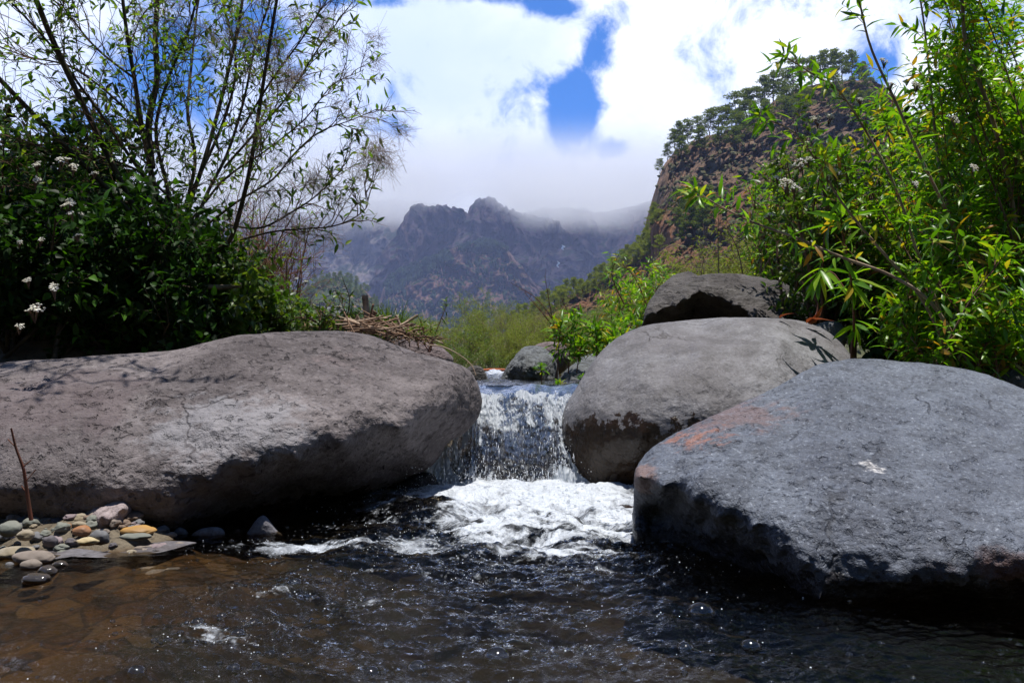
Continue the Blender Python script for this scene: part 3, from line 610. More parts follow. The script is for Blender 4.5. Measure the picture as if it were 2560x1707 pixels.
def ico(sub):
    import bmesh
    bm = bmesh.new(); bmesh.ops.create_icosphere(bm, subdivisions=sub, radius=1.)
    V = np.array([v.co[:] for v in bm.verts]); Fc = np.array([[v.index for v in f.verts] for f in bm.faces]); bm.free(); return V, Fc
def blobs(pos, rad, sub=1, scl=None):
    v, f = ico(sub); n = len(pos); rad = np.asarray(rad)
    sc = np.ones((n, 3)) if scl is None else scl
    V = pos[:, None]+v[None]*rad[:, None, None]*sc[:, None]; Fc = f[None]+(np.arange(n)*len(v))[:, None, None]
    return V.reshape(-1, 3), Fc.reshape(-1, 3)
m_drop, nt = newmat('droplets'); b = principled(nt, Base_Color=(.85, .88, .93), Roughness=.05); b.inputs['Specular IOR Level'].default_value = 1.; surf(nt, b)  # white base colour stands in for sun sparkle on clear drops
n = 1500; tt = R_.rand(n)**.9; xx = -.15-.2*tt+R_.rand(n)*(.36+.22*tt)
zz = .33*(1-tt)+.005; yy = 3.33-.24*tt-.035-.03*R_.rand(n)
V, Fc = blobs(np.stack([xx, yy, zz], -1), .0007+.0022*R_.rand(n)**3, 1, np.stack([.8+0*R_.rand(n), .8*np.ones(n), 1+6*R_.rand(n)**2], -1))
n2 = 900; a = R_.rand(n2)*6.28; r = np.sqrt(R_.rand(n2)); V2, F2 = blobs(np.stack([-.06+.33*r*np.cos(a), 2.97+.14*np.sin(a)*r, .02+.09*R_.rand(n2)**2], -1), .0007+.0014*R_.rand(n2)**2, 1)
ob = solid('spray', np.vstack([V, V2]), np.vstack([Fc, F2+len(V)]), m_drop); tag(ob, 'white drops of spray flying off the small waterfall', 'spray', kind='stuff')

# bubbles and beads riding on the water
m_bub, nt = newmat('bubble'); fr = nt.n.new('ShaderNodeLayerWeight'); fr.inputs[0].default_value = .28
tr = nt.n.new('ShaderNodeBsdfTransparent'); tr.inputs[0].default_value = (.93, .95, .97, 1); gl = nt.n.new('ShaderNodeBsdfGlossy'); gl.inputs['Roughness'].default_value = .06
mx = nt.n.new('ShaderNodeMixShader'); nt.set(mx.inputs[0], nt.m('ADD', nt.m('MULTIPLY', fr.outputs[0], .8), .06)); nt.l.new(tr.outputs[0], mx.inputs[1]); nt.l.new(gl.outputs[0], mx.inputs[2]); surf(nt, mx)
v, f = ico(4); keepv = v[:, 2] > -.25; fk = f[keepv[f].all(1)]; bub_me = mesh('bubble', v, fk, m_bub)
def wsurf(x, y):
    j = np.argmin(np.abs(yv-y)); i = int(np.clip((x/(.35+yv[j]*.80)+1)/2*(820-1), 0, 819)); return WZ[j, i]
BUB = [(1750, 1542, 34), (1872, 1603, 26), (1710, 1622, 22), (1243, 1652, 36), (1452, 1548, 22), (1492, 1546, 16), (400, 1538, 12), (1060, 1480, 14), (975, 1612, 16), (350, 1680, 24), (930, 1672, 26), (1045, 1675, 26),
       (1560, 1540, 12), (1620, 1545, 10), (560, 1545, 14), (1385, 1640, 12), (1430, 1670, 14), (690, 1405, 12), (550, 1480, 10), (1660, 1510, 12), (590, 1668, 20), (1800, 1570, 10), (425, 1610, 12), (500, 1562, 18), (600, 1590, 20), (680, 1625, 18), (740, 1480, 20), (820, 1460, 14), (640, 1555, 14)]
for (px, py, r) in BUB:
    yy = .45*F/(py-HZ); xx = (px-1280)/F*yy; o = link('bubble', bub_me); rr_ = r*yy/F; o.location = (xx, yy, wsurf(xx, yy)); o.scale = (rr_, rr_, rr_*.8)
    tag(o, 'round clear air bubble floating on the dark water in front', 'bubble', 'air bubbles riding on the near water')
# froth: clusters of tiny bubbles
n = 8500; pts = []; rad = []
for k in range(60000):
    if len(pts) >= n: break
    j = R_.randint(0, len(yv)); i = R_.randint(0, 820); fo = foam[j, i]
    if R_.rand() < fo*.35+.025*turb[j, i] and WY[j, i] < 2.9: pts.append((WX[j, i], WY[j, i], WZ[j, i]+.0005)); rad.append(.0012+.0035*R_.rand()**3+(.004*R_.rand() if fo < .6 and R_.rand() < .3 else 0))
V, Fc = blobs(np.array(pts), np.array(rad), 2, np.tile([1, 1, .75], (len(pts), 1)))
ob = solid('froth', V, Fc, m_bub, pivot=(0, 2, 0)); tag(ob, 'froth of tiny bubbles on the rapid below the waterfall', 'froth', kind='stuff')

pts = []; rad = []
crest = ridged(vec3(WX*9, WY*14, 0*WX)+5, 3)-.9
for k in range(400000):
    if len(pts) >= 2000: break
    j = R_.randint(0, len(yv)); i = R_.randint(0, 820)
    if abs(WX[j, i]) > WY[j, i]*.62: continue
    fo = foam[j, i]
    if R_.rand() < turb[j, i]**3*(.002+.6*max(crest[j, i], 0)**3)+.25*fo*(fo < .85): pts.append((WX[j, i], WY[j, i], WZ[j, i]+.0006)); rad.append(.0005+.0013*R_.rand()**3)
V, Fc = blobs(np.array(pts), np.array(rad), 1); ob = solid('foam_and_glint_beads', V, Fc, m_drop, pivot=(0, 2, 0)); tag(ob, 'white beads of foam and painted sun glints scattered over the wave crests', 'foam', kind='stuff')  # white beads stand in for sun glints as well as foam

# ------------------------------------------------------------------ gravel bar
peb_mats = [simple('pebble', a, .7, .35, b, 14, .004) for a, b in (((.16, .16, .165), (.11, .11, .12)), ((.24, .20, .17), (.16, .13, .11)), ((.30, .26, .20), (.22, .18, .12)), ((.12, .11, .12), (.08, .07, .08)),
            ((.20, .14, .10), (.14, .10, .075)), ((.20, .20, .17), (.14, .15, .13)), ((.25, .2, .21), (.18, .14, .15)))]
pm_ochre = simple('pebble_ochre', (.42, .24, .07), .6, .4, (.30, .17, .06), 9, .003); pm_pale = simple('pebble_pale', (.50, .42, .26), .6, .4, (.38, .30, .16), 9, .003)
pm_red = simple('pebble_red', (.34, .15, .06), .6, .4, (.22, .12, .07), 9, .003); pm_wetp = simple('pebble_wet', (.07, .055, .045), .1, .8, (.035, .03, .028), 9, .004)
sv, sf = ico(4)
def pebble(c, r, mat, seed, ang=0., lump=.16, label=None, group=None, cat='pebble'):
    V = sv*np.array(r); d = 1+lump*fbm(sv*1.1+seed*5.1, 3); n_ = perlin(sv*.9+seed*3.)
    V = np.sign(V)*np.abs(V)*d[:, None]; V[:, 2] += .2*r[2]*n_
    ca, sa = math.cos(ang), math.sin(ang); V = V@np.array([[ca, sa, 0], [-sa, ca, 0], [0, 0, 1]])
    o = link('pebble', mesh('pebble', V, sf, mat)); o.location = c; tag(o, label, cat, group); return o
KEY = [(100, 1380, 0, 0, 0)]
def kp(px, py, wpx, hpx, mat, label, seed, zc=None, ang=0., lump=.14, dk=1.):
    """pebble whose picture is centred on px,py and wpx wide, hpx high; it rests on the bar"""
    y = .45*F/(py+hpx*.5-HZ)*.985
    for _ in range(3): zb = max(float(ground_h(np.array([(px-1280)/F*y]), np.array([y]))[0]), -.01); y = (.45-zb)*F/(py+hpx*.5-HZ)
    c = P(px, py, y+.0); s_ = y/F
    return pebble(c, (wpx/2*s_, max(wpx*.36, hpx*.5)*s_*dk, hpx/2*s_*1.08), mat, seed, ang, lump, label)
kp(345, 1326, 82, 22, pm_ochre, 'flat ochre yellow pebble right of the pinkish stone', 1)
kp(340, 1341, 74, 16, peb_mats[5], 'flat greenish grey pebble directly under the flat ochre pebble', 2)
kp(220, 1353, 56, 20, pm_pale, 'pale cream yellow oval pebble near the flat slab', 3)
kp(205, 1327, 46, 24, pm_red, 'orange brown pebble below the pinkish stone', 4)
kp(165, 1324, 34, 30, pm_red, 'reddish brown rounded pebble left of the orange one', 5)
kp(64, 1337, 44, 24, peb_mats[2], 'light beige round pebble in the middle of the gravel bar', 6)
kp(55, 1354, 52, 26, peb_mats[5], 'olive grey domed pebble under the light beige round one', 7)
kp(42, 1382, 92, 32, peb_mats[2], 'large tan oval pebble at the left edge of the gravel bar', 8)
kp(84, 1394, 98, 34, peb_mats[1], 'broad brown stone at the tip of the gravel bar by the water', 9)
kp(78, 1413, 52, 28, peb_mats[1], 'small wet brown stone under the broad brown stone', 10)
kp(250, 1343, 46, 34, peb_mats[0], 'dark grey rounded pebble right of the cream one', 11)
kp(118, 1290, 68, 34, peb_mats[5], 'olive grey wedge stone at the back of the gravel against the boulder', 12)
kp(170, 1288, 34, 20, peb_mats[2], 'small tan pebble left of the pinkish stone', 13)
kp(25, 1322, 60, 34, peb_mats[5], 'grey green stone at the far left edge of the gravel', 14)
kp(60, 1318, 56, 26, peb_mats[0], 'bluish grey stone next to the grey green one', 15)
kp(125, 1353, 38, 26, peb_mats[3], 'dark purplish pebble in front of the slab edge', 16)
kp(28, 1350, 30, 18, pm_pale, 'small cream pebble by the left edge', 17) if False else None
kp(120, 1428, 46, 26, pm_wetp, 'shiny black wet stone in the shallow water', 18, lump=.2)
kp(150, 1412, 40, 20, pm_wetp, 'small black wet stone near the end of the slab', 19)
kp(24, 1412, 22, 14, peb_mats[0], 'little grey wet pebble at the left water edge', 20)
kp(90, 1447, 70, 26, pm_wetp, 'low dark mossy stone just breaking the shallow water', 21)
kp(42, 1284, 40, 26, peb_mats[3], 'dark brown stone in the shade at the left end of the boulder foot', 22)
k = 0
for q_ in range(420):
    x = -1.55+.78*rnd.random(); y = 2.02+.42*rnd.random(); z = float(ground_h(np.array([x]), np.array([y]))[0])
    if z < -.014: continue
    r = .004+.015*rnd.random()**1.8; k += 1
    pebble((x, y, z+r*.25), (r*(1+.5*rnd.random()), r*(.8+.4*rnd.random()), r*(.5+.3*rnd.random())), peb_mats[rnd.choice([0, 0, 1, 1, 2, 3, 4, 5, 5, 6])], q_+.3, rnd.random()*6, .3,
           'small grey or brown pebble of the gravel bar left of the stream', 'pebbles of the gravel bar')
# ------------------------------------------------------------------ mountains
def ico(sub):
    import bmesh
    bm = bmesh.new(); bmesh.ops.create_icosphere(bm, subdivisions=sub, radius=1.)
    V = np.array([v.co[:] for v in bm.verts]); Fc = np.array([[v.index for v in f.verts] for f in bm.faces]); bm.free(); return V, Fc
def ridge(name, sil, Yt, Yb, mat, nu=260, nv=150, k=1.6, zk=1., amp=60., sc=(.006, .0025), fine=14., jag=6., jsc=25., seed=0., back=500, zb=-15.):
    """mountain side: traced crest at its own distance, eroded face down to the valley, far side behind"""
    sil = np.asarray(sil, float); c = catmull(sil, nu*2); px = np.linspace(c[0, 0], c[-1, 0], nu)
    order = np.argsort(c[:, 0]); py = np.interp(px, c[order, 0], c[order, 1])
    py = py+jag*fbm(vec3(px/jsc, 0*px+seed, 0*px), 4)
    yt = np.interp(px, np.linspace(px[0], px[-1], len(Yt)), Yt) if np.ndim(Yt) else np.full(nu, float(Yt))
    yb = np.interp(px, np.linspace(px[0], px[-1], len(Yb)), Yb) if np.ndim(Yb) else np.full(nu, float(Yb))
    T = P(px, py, yt); v = np.linspace(0, 1, nv)[:, None]
    Y = yt+(yb-yt)*v**k; a = (px-1280)/F; Z = T[:, 2]+(zb-T[:, 2])*v**zk; X = T[:, 0]+(a*yb-T[:, 0])*v**k
    V = np.stack([X, Y, Z], -1)
    q = vec3(X*sc[0], Z*sc[1], Y*sc[0]*.4+seed)
    d = amp*(ridged(q, 6, 2.1, .52)-.7)*sst(0, .06, v)*sst(1., .9, v)*.8+amp*.6*fbm(q*.45+3, 3)*sst(0, .1, v)
    d2 = fine*(ridged(q*7, 4)-.6)*sst(0, .03, v)
    V[..., 1] -= d+d2; V[..., 0] += .35*amp*fbm(q*1.3+9, 4)*sst(0, .08, v)
    V[..., 2] += .3*fine*fbm(vec3(X, Y, Z)*sc[0]*3+2, 4)*sst(0, .05, v)
    # far side
    nb = 12; b = np.linspace(0, 1, nb+1)[1:][::-1, None]
    B = np.stack([T[:, 0]+0*b, T[:, 1]+back*b, T[:, 2]+(zb-T[:, 2])*b**1.2+0*b], -1); B[..., 1] += 0
    A = np.concatenate([B, V], 0); rows = A.shape[0]
    Vf = A.reshape(-1, 3); Fc = grid_faces(nu, rows)[:, ::-1]
    N = vnormals(Vf, Fc); N = N*np.sign(N[:, 2:3]+1e-6)
    ob = solid(name, Vf, Fc, mat, attrs={'slope': N[:, 2]}); tag(ob, kind='structure')
    return V, N.reshape(rows, nu, 3)[nb:], px
def mtnmat(name, c1, c2, c3, veg, vegamt=(.45, .62), s=.01, bump=8., str_=.35, extra=None):
    m, nt = newmat(name); p = nt.pos(); sl = nt.attr('slope')
    ps = nt.scalev(p, (1, 1, str_))
    c = nt.mix(nt.mr(nt.noise(ps, s, 6, .6, .5), .35, .65), c1, c2)
    c = nt.mix(nt.mr(nt.noise(nt.scalev(p, (1, 1, 2.6)), s*1.4, 7, .68, .4), .5, .68, 0, .8), c, c3)
    c = nt.mix(nt.mr(nt.noise(ps, s*9, 6, .7), .48, .7, 0, .75), c, tuple(x*.35 for x in c1))
    if extra: 
        z = nt.xyz(p)[2]
        for (z0, z1, colr, amt, xr) in extra:
            f_ = nt.mr(nt.m('ADD', z, nt.m('MULTIPLY', nt.m('SUBTRACT', nt.noise(p, s*3, 5, .6), .5), (abs(z1-z0))*1.6)), z0, z1, 0, amt); 
            if xr: f_ = nt.m('MULTIPLY', f_, nt.mr(nt.xyz(p)[0], xr[0], xr[1]))
            c = nt.mix(f_, c, colr)
    vn = nt.m('ADD', nt.m('MULTIPLY', sl, .55), nt.m('MULTIPLY', nt.noise(p, s*2.2, 6, .7), .75))
    vf = nt.mr(vn, vegamt[0], vegamt[1]); vc = nt.mix(nt.mr(nt.noise(p, s*14, 4, .7), .4, .6), veg, tuple(x*.45 for x in veg))
    c = nt.mix(vf, c, vc)
    h = nt.m('ADD', nt.noise(ps, s*5, 8, .72), nt.m('MULTIPLY', nt.noise(p, s*30, 4, .7), .3))
    b = principled(nt, Base_Color=c, Roughness=.95, Normal=nt.bump(h, 1., bump)); b.inputs['Specular IOR Level'].default_value = .1
    surf(nt, b); return m
mm_far = mtnmat('far_rock', (.075, .06, .085), (.15, .105, .115), (.04, .035, .055), (.03, .05, .03), (.72, .86), .006, 22., .3)
mm_pale = mtnmat('pale_rock', (.19, .165, .165), (.28, .235, .21), (.12, .11, .12), (.05, .065, .045), (.66, .85), .006, 14., .3)
mm_but = mtnmat('buttress_rock', (.24, .135, .11), (.31, .19, .145), (.11, .07, .07), (.035, .065, .028), (.74, .86), .008, 20., .3)
mm_right = mtnmat('cliff_rock', (.34, .215, .145), (.22, .145, .10), (.42, .31, .22), (.10, .10, .04), (.76, .96), .035, 4., .6,
    extra=((60, 50, (.30, .15, .08), .9, None),))
mm_left = mtnmat('hill_earth', (.34, .20, .13), (.26, .16, .10), (.15, .12, .06), (.06, .085, .03), (.60, .74), .02, 2., .6)
ridge('mountain', [(300, 560), (420, 500), (560, 470), (680, 500), (760, 530), (850, 520), (960, 500), (1060, 505), (1120, 525), (1200, 580), (1300, 680)], 2750, 2150, mm_pale, 260, 140, 1.5, 1., 120, seed=1)
ridge('mountain', [(880, 900), (900, 820), (935, 720), (975, 630), (1008, 560), (1026, 522), (1040, 511), (1080, 514), (1125, 517), (1165, 532), (1210, 600), (1260, 720)], 2300, 1950, mm_far, 300, 170, 1.4, 1.05, 115, (.008, .003), 20, 9, 14, seed=2)
ridge('mountain', [(1120, 640), (1150, 585), (1172, 520), (1185, 502), (1205, 493), (1235, 498), (1268, 518), (1310, 534), (1360, 548), (1410, 575), (1450, 610), (1500, 680), (1540, 800)], 2350, 1900, mm_far, 300, 170, 1.3, 1.1, 120, (.008, .003), 20, 9, 14, seed=3.5)
ridge('mountain', [(1290, 540), (1360, 520), (1440, 520), (1500, 530), (1560, 520), (1620, 505), (1720, 480), (1900, 450), (2200, 440), (2700, 470)], [2420, 2380, 2350], 1850, mm_far, 300, 160, 1.4, 1., 110, seed=4)
fv, fn_, _ = ridge('mountain', [(930, 820), (960, 720), (1000, 680), (1070, 645), (1120, 632), (1165, 612), (1215, 604), (1262, 622), (1295, 655), (1330, 700), (1380, 755), (1430, 800), (1500, 860)], 2000, 1500, mm_but, 300, 160, 1.4, 1.1, 85, (.009, .0035), 18, 5, 18, seed=5)
lv, ln_, lpx = ridge('hill', [(480, 850), (620, 790), (700, 745), (760, 722), (800, 702), (845, 694), (885, 705), (915, 728), (945, 765), (985, 800), (1050, 830), (1150, 870), (1250, 900)], 950, 620, mm_left, 260, 90, 1.2, 1., 16, (.02, .01), 4, 2, 12, seed=6, back=200)
rv, rn_, rpx = ridge('hill', [(1180, 872), (1260, 830), (1330, 792), (1400, 752), (1470, 715), (1530, 680), (1580, 645), (1610, 612), (1628, 560), (1634, 515), (1642, 460), (1660, 415), (1690, 378), (1740, 350), (1800, 335), (1850, 310), (1900, 280), (1950, 245), (2000, 222), (2060, 208), (2130, 205), (2180, 235), (2260, 290), (2400, 350), (2600, 400), (2900, 430)],
    [300, 330, 350, 370, 380], [130, 120, 110, 100, 90], mm_right, 460, 300, 1.35, 1.15, 10, (.05, .035), 4.2, 7, 16, seed=7, back=160)
rb = ridge('hill', [(900, 905), (1100, 880), (1250, 842), (1400, 800), (1550, 755), (1700, 720), (1900, 690), (2300, 660), (2800, 650)], [160, 120, 90, 70], [60, 45, 35, 30], mtnmat('slope_brush', (.10, .085, .04), (.14, .12, .055), (.07, .06, .03), (.05, .06, .02), (.4, .6), .12, .5, 1.), 200, 80, 1.3, 1., .9, (.1, .06), .2, 3, 30, seed=8, back=60, zb=-.5)
# unseen valley side added behind the camera to block low sky light
an = np.linspace(math.radians(168), math.radians(372), 90); q = np.linspace(0, 1, 40)[:, None]; r0 = 16+0*q; rr = 14+34*q**1.1
bx_ = rr*np.cos(an)[None]; by_ = rr*np.sin(an)[None]*1.+4; bz_ = -.3+30*q**.9*(.75+.35*fbm(vec3(bx_*.05, by_*.05, 0*bx_), 3))*np.sin(np.clip((an-an[0])/(an[-1]-an[0]), 0, 1)*math.pi)[None]**.35
bz_ = bz_+.8*fbm(vec3(bx_*.3, by_*.3, 0*bx_), 3)*sst(0, .1, q)
ob = solid('unseen_hillside', np.stack([bx_+0*bz_, by_+0*bz_, bz_], -1).reshape(-1, 3), grid_faces(90, 40), simple('unseen_hillside_brush', (.05, .06, .025), .95, .1, (.03, .03, .015), .6, .3)); tag(ob, kind='structure')
# distant falls in the gully between the big walls
wf = simple('far_fall', (.8, .82, .85), .5)
for (px, py, h, w_, lab) in ((1407, 619, 12, 7, 'upper white patch of a distant waterfall in the mountain gully'), (1395, 661, 16, 5, 'lower white patch of a distant waterfall in the mountain gully')):
    cpt = P(px, py, 1890); n_ = 24; a = np.linspace(0, 2*math.pi, n_, endpoint=False); z_ = np.linspace(1, -1, 14)
    rx = (w_/2*1890/F)*(1-.5*z_**2)*(1+.3*np.sin(z_*5)); V = np.stack([cpt[0]+rx[:, None]*np.cos(a)[None]+2*np.sin(z_*4)[:, None], cpt[1]+3*np.sin(a)[None]+0*rx[:, None], cpt[2]+(h/2*1890/F)*z_[:, None]+0*a[None]], -1)
    ob = solid('waterfall', V.reshape(-1, 3), grid_faces(n_, 14, True), wf); tag(ob, lab, 'waterfall')

# ------------------------------------------------------------------ tubes and leaves
def frames(p):
    t = np.gradient(p, axis=0); t = nrm(t); ref = np.array([.3, .2, .93]) if abs(t[:, 2]).mean() < .9 else np.array([1., .1, 0])
    s_ = nrm(np.cross(t, ref)); return t, s_, np.cross(s_, t)
class Tubes:
    def __init__(s): s.V = []; s.F = []; s.n = 0
    def add(s, p, r, k=5):
        p = np.asarray(p, float); m = len(p); t, a, b = frames(p); r = np.broadcast_to(r, (m,))
        an = np.arange(k)*2*math.pi/k
        V = p[:, None]+r[:, None, None]*(np.cos(an)[None, :, None]*a[:, None]+np.sin(an)[None, :, None]*b[:, None])
        s.V.append(V.reshape(-1, 3)); s.F.append(grid_faces(k, m, True)+s.n); s.n += m*k
    def obj(s, name, mat, parent=None): return solid(name, np.vstack(s.V), np.vstack(s.F), mat, parent=parent) if s.V else None
def leafmesh(p, d, L, W, curl=.25, fold=.35, lite=False, rs=R_, upb=.8, shape='l'):
    n = len(p); d = nrm(d); up = nrm(rs.normal(size=(n, 3))*(1-upb)+np.array([0, 0, upb])); s_ = nrm(np.cross(d, up)); nn = np.cross(s_, d)
    L = np.broadcast_to(L, (n,))[:, None]; W = np.broadcast_to(W, (n,))[:, None]; cu = np.broadcast_to(curl, (n,))[:, None]*(.4+1.2*rs.rand(n, 1))
    ti = rs.rand(n)
    if lite:
        a = p; b_ = p+d*L-nn*L*cu; c1 = p+d*L*.45+s_*W/2+nn*W*fold*.4-nn*L*cu*.2; c2 = p+d*L*.45-s_*W/2+nn*W*fold*.4-nn*L*cu*.2
        V = np.stack([a, c1, b_, c2], 1).reshape(-1, 3); Fc = (np.arange(n)*4)[:, None, None]+np.array([[0, 1, 2], [0, 2, 3]])[None]
        return V, Fc.reshape(-1, 3), np.repeat(ti, 4)
    T_ = [0, .18, .42, .72, 1.]; Wd = {'l': [0, .72, 1, .66, 0], 'o': [0, .9, 1, .6, 0]}[shape]
    mid = [p+d*L*t-nn*L*cu*t*t for t in T_]
    sd = [mid[i]+sg*s_*W/2*Wd[i]+nn*W*fold*.5*Wd[i] for sg in (1, -1) for i in (1, 2, 3)]
    V = np.stack(mid+sd, 1).reshape(-1, 3)
    f = [[0, 5, 1], [1, 5, 6], [1, 6, 2], [2, 6, 7], [2, 7, 3], [3, 7, 4], [0, 1, 8], [1, 9, 8], [1, 2, 9], [2, 10, 9], [2, 3, 10], [3, 4, 10]]
    Fc = (np.arange(n)*11)[:, None, None]+np.array(f)[None]
    return V, Fc.reshape(-1, 3), np.repeat(ti, 11)

# ------------------------------------------------------------------ pines
m_bark = simple('pine_bark', (.13, .085, .055), .9, .2, (.06, .045, .035), 3)
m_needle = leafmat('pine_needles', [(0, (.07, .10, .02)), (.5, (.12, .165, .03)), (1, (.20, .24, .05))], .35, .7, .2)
def pine_proto(seed, h=12., slim=.5):
    rs = np.random.RandomState(seed); T = Tubes(); pts = []
    bend = rs.normal(size=2)*.5; z = np.linspace(0, h*.96, 9); tr = np.stack([bend[0]*(z/h)**2+.15*rs.normal(size=9), bend[1]*(z/h)**2+.1*rs.normal(size=9), z], -1)
    T.add(tr, np.linspace(.22, .04, 9), 6)
    V = []; Fs = []; Ti = []; nn_ = 0
    nb = 15
    for i in range(nb):
        t = .30+.68*(i+.5*rs.rand())/nb; b0 = np.array([np.interp(t*h, z, tr[:, 0]), np.interp(t*h, z, tr[:, 1]), t*h]); a = i*2.4+rs.rand(); ln = h*slim*.5*(1.15-t)**.6*(.6+.6*rs.rand())
        b1 = b0+np.array([math.cos(a)*ln, math.sin(a)*ln, ln*(.25+.3*rs.rand())]); mid = (b0+b1)/2+np.array([0, 0, -.1*ln]); T.add(catmull([b0, mid, b1], 5), np.linspace(.07, .03, 5), 4)
        for (cc, rr_) in ((b1, .95), ((b1*.6+b0*.4), .75)):
            m_ = 55; rr_ = rr_*(.7+.5*rs.rand())*h/12; dv = nrm(rs.normal(size=(m_, 3))); pos = cc+dv*rr_*(rs.rand(m_, 1)**.4)*np.array([1, 1, .55])
            v_, f_, t_ = leafmesh(pos, dv+np.array([0, 0, .5]), .48*h/12, .3*h/12, .1, .2, True, rs, .4); V.append(v_); Fs.append(f_+nn_); nn_ += len(v_); Ti.append(t_)
    dv = nrm(rs.normal(size=(60, 3))); pos = tr[-1]+dv*.8*(rs.rand(60, 1)**.4); v_, f_, t_ = leafmesh(pos, dv+np.array([0, 0, .5]), .5, .3, .1, .2, True, rs, .4); V.append(v_); Fs.append(f_+nn_); nn_ += len(v_); Ti.append(t_)
    e = empty('pine_tree', (0, 0, 0)); T.obj('trunk', m_bark, e); solid('crown', np.vstack(V), np.vstack(Fs), m_needle, False, {'tint': np.concatenate(Ti)}, e)
    return e
m_needle2 = leafmat('sunny_needles', [(0, (.11, .14, .02)), (.5, (.19, .23, .03)), (1, (.28, .31, .06))], .35, .7, .2)  # brighter copy of the needles, sunlit tone put into the colour
protos = [pine_proto(s_, 12., sl_) for s_, sl_ in ((1, .55), (2, .42), (3, .65), (4, .5), (5, .36))]
used = {0, 1, 2, 3, 4}
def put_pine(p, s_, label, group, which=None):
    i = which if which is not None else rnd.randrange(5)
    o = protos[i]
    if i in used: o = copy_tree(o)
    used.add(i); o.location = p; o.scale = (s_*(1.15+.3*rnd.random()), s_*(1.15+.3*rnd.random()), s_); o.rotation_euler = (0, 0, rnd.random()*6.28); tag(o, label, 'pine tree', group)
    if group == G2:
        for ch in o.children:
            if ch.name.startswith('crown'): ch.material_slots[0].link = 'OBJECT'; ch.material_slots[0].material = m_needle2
def proj(V):
    d = V-CAM; c, s_ = math.cos(PITCH), math.sin(PITCH); zc = d[..., 1]*c+d[..., 2]*s_; yc = -d[..., 1]*s_+d[..., 2]*c
    return PW/2+F*d[..., 0]/zc, PH/2-F*yc/zc
rpX, rpY = proj(rv)
rvf = rv.reshape(-1, 3); rX, rY = rpX.ravel(), rpY.ravel()
def scatter(fX, fY, V, poly, n, mind):
    """n spots of a slope inside a picture region, spaced apart"""
    poly = np.array(poly, float); ins = np.zeros(len(fX), bool); j = len(poly)-1
    for i in range(len(poly)):
        xi, yi, xj, yj = *poly[i], *poly[j]; c = ((yi > fY) != (yj > fY)) & (fX < (xj-xi)*(fY-yi)/(yj-yi+1e-9)+xi); ins ^= c; j = i
    idx = np.where(ins)[0]; R_.shuffle(idx); out = []; xy = []
    for k_ in idx:
        if all((fX[k_]-a)**2+((fY[k_]-b)*1.4)**2 > mind**2 for a, b in xy): out.append(V[k_]); xy.append((fX[k_], fY[k_]))
        if len(out) >= n: break
    return out
G1 = 'pines along the cliff edge'; G2 = 'pines on the lower right slope'; G3 = 'pines on the far left hill'
# crest trees
for px, hh in ((1652, 42), (1672, 50), (1688, 62), (1700, 78), (1722, 74), (1750, 66), (1775, 84), (1800, 80), (1822, 70), (1845, 94), (1868, 88), (1890, 80), (1915, 96), (1938, 84), (1960, 78), (1985, 90), (2010, 82), (2035, 84), (2060, 96), (2085, 92), (2110, 84), (2135, 92), (2160, 78), (2185, 60), (2215, 60)):
    i = int(np.argmin(np.abs(rpx-px))); p = rv[1, i]; put_pine(p+np.array([0, 2, -.8]), hh*p[1]/F/12.3, 'dark pine on the skyline of the right hand cliff', G1)
for p in scatter(rX, rY, rvf, [(1700, 400), (1800, 350), (1900, 300), (1960, 260), (2180, 230), (2190, 300), (2050, 290), (1960, 330), (1860, 370), (1800, 400), (1720, 440)], 26, 24): put_pine(p-np.array([0, 0, .8]), rnd.uniform(.6, 1.), 'dark pine on the wooded shoulder just under the cliff crest', 'pines just under the cliff crest')
for p in scatter(rX, rY, rvf, [(1690, 540), (1720, 505), (1770, 515), (1790, 560), (1760, 600), (1700, 640)], 14, 18): put_pine(p, rnd.uniform(.5, .75), 'pine standing on the orange scree under the cliff', 'pines on the orange scree')
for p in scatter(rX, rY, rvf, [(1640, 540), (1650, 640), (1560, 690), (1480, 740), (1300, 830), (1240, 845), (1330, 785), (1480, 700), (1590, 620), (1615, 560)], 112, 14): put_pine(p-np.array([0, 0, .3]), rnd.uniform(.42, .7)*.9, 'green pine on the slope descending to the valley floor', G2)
lX, lY = proj(lv); lvf = lv.reshape(-1, 3); lX, lY = lX.ravel(), lY.ravel()
for p in scatter(lX, lY, lvf, [(720, 735), (800, 700), (850, 692), (900, 712), (950, 765), (1000, 812), (940, 810), (905, 760), (850, 722), (800, 730), (760, 790), (720, 800)], 75, 9): put_pine(p, rnd.uniform(.55, .9), 'small green pine on the rounded hill above the driftwood', G3)
for p in scatter(lX, lY, lvf, [(760, 790), (850, 735), (930, 810), (900, 850), (780, 850)], 18, 16): put_pine(p, rnd.uniform(.5, .7), 'small green pine on the rounded hill above the driftwood', G3)
def scrub(name, label, spots, r, mat):
    spots = np.array(spots); n = len(spots); v_, f_ = ico(1); sc = R_.uniform(r*.5, r, n); V = spots[:, None]+v_[None]*sc[:, None, None]*(1+.35*R_.normal(size=(n, len(v_), 1)))*np.array([1.1, 1.1, .8])
    ob = solid(name, V.reshape(-1, 3), (f_[None]+(np.arange(n)*len(v_))[:, None, None]).reshape(-1, 3), mat, False); tag(ob, label, 'scrub', kind='stuff')
m_sc = simple('scrub_green', (.13, .115, .06), .9, .1, (.07, .075, .035), .4)
scrub('scrub', 'low scrub bushes dotted over the face of the right hand cliff', scatter(rX, rY, rvf, [(1630, 540), (1640, 440), (1700, 380), (1850, 320), (2000, 240), (2150, 230), (2300, 320), (2300, 640), (1640, 700)], 850, 6), 1.1, m_sc)
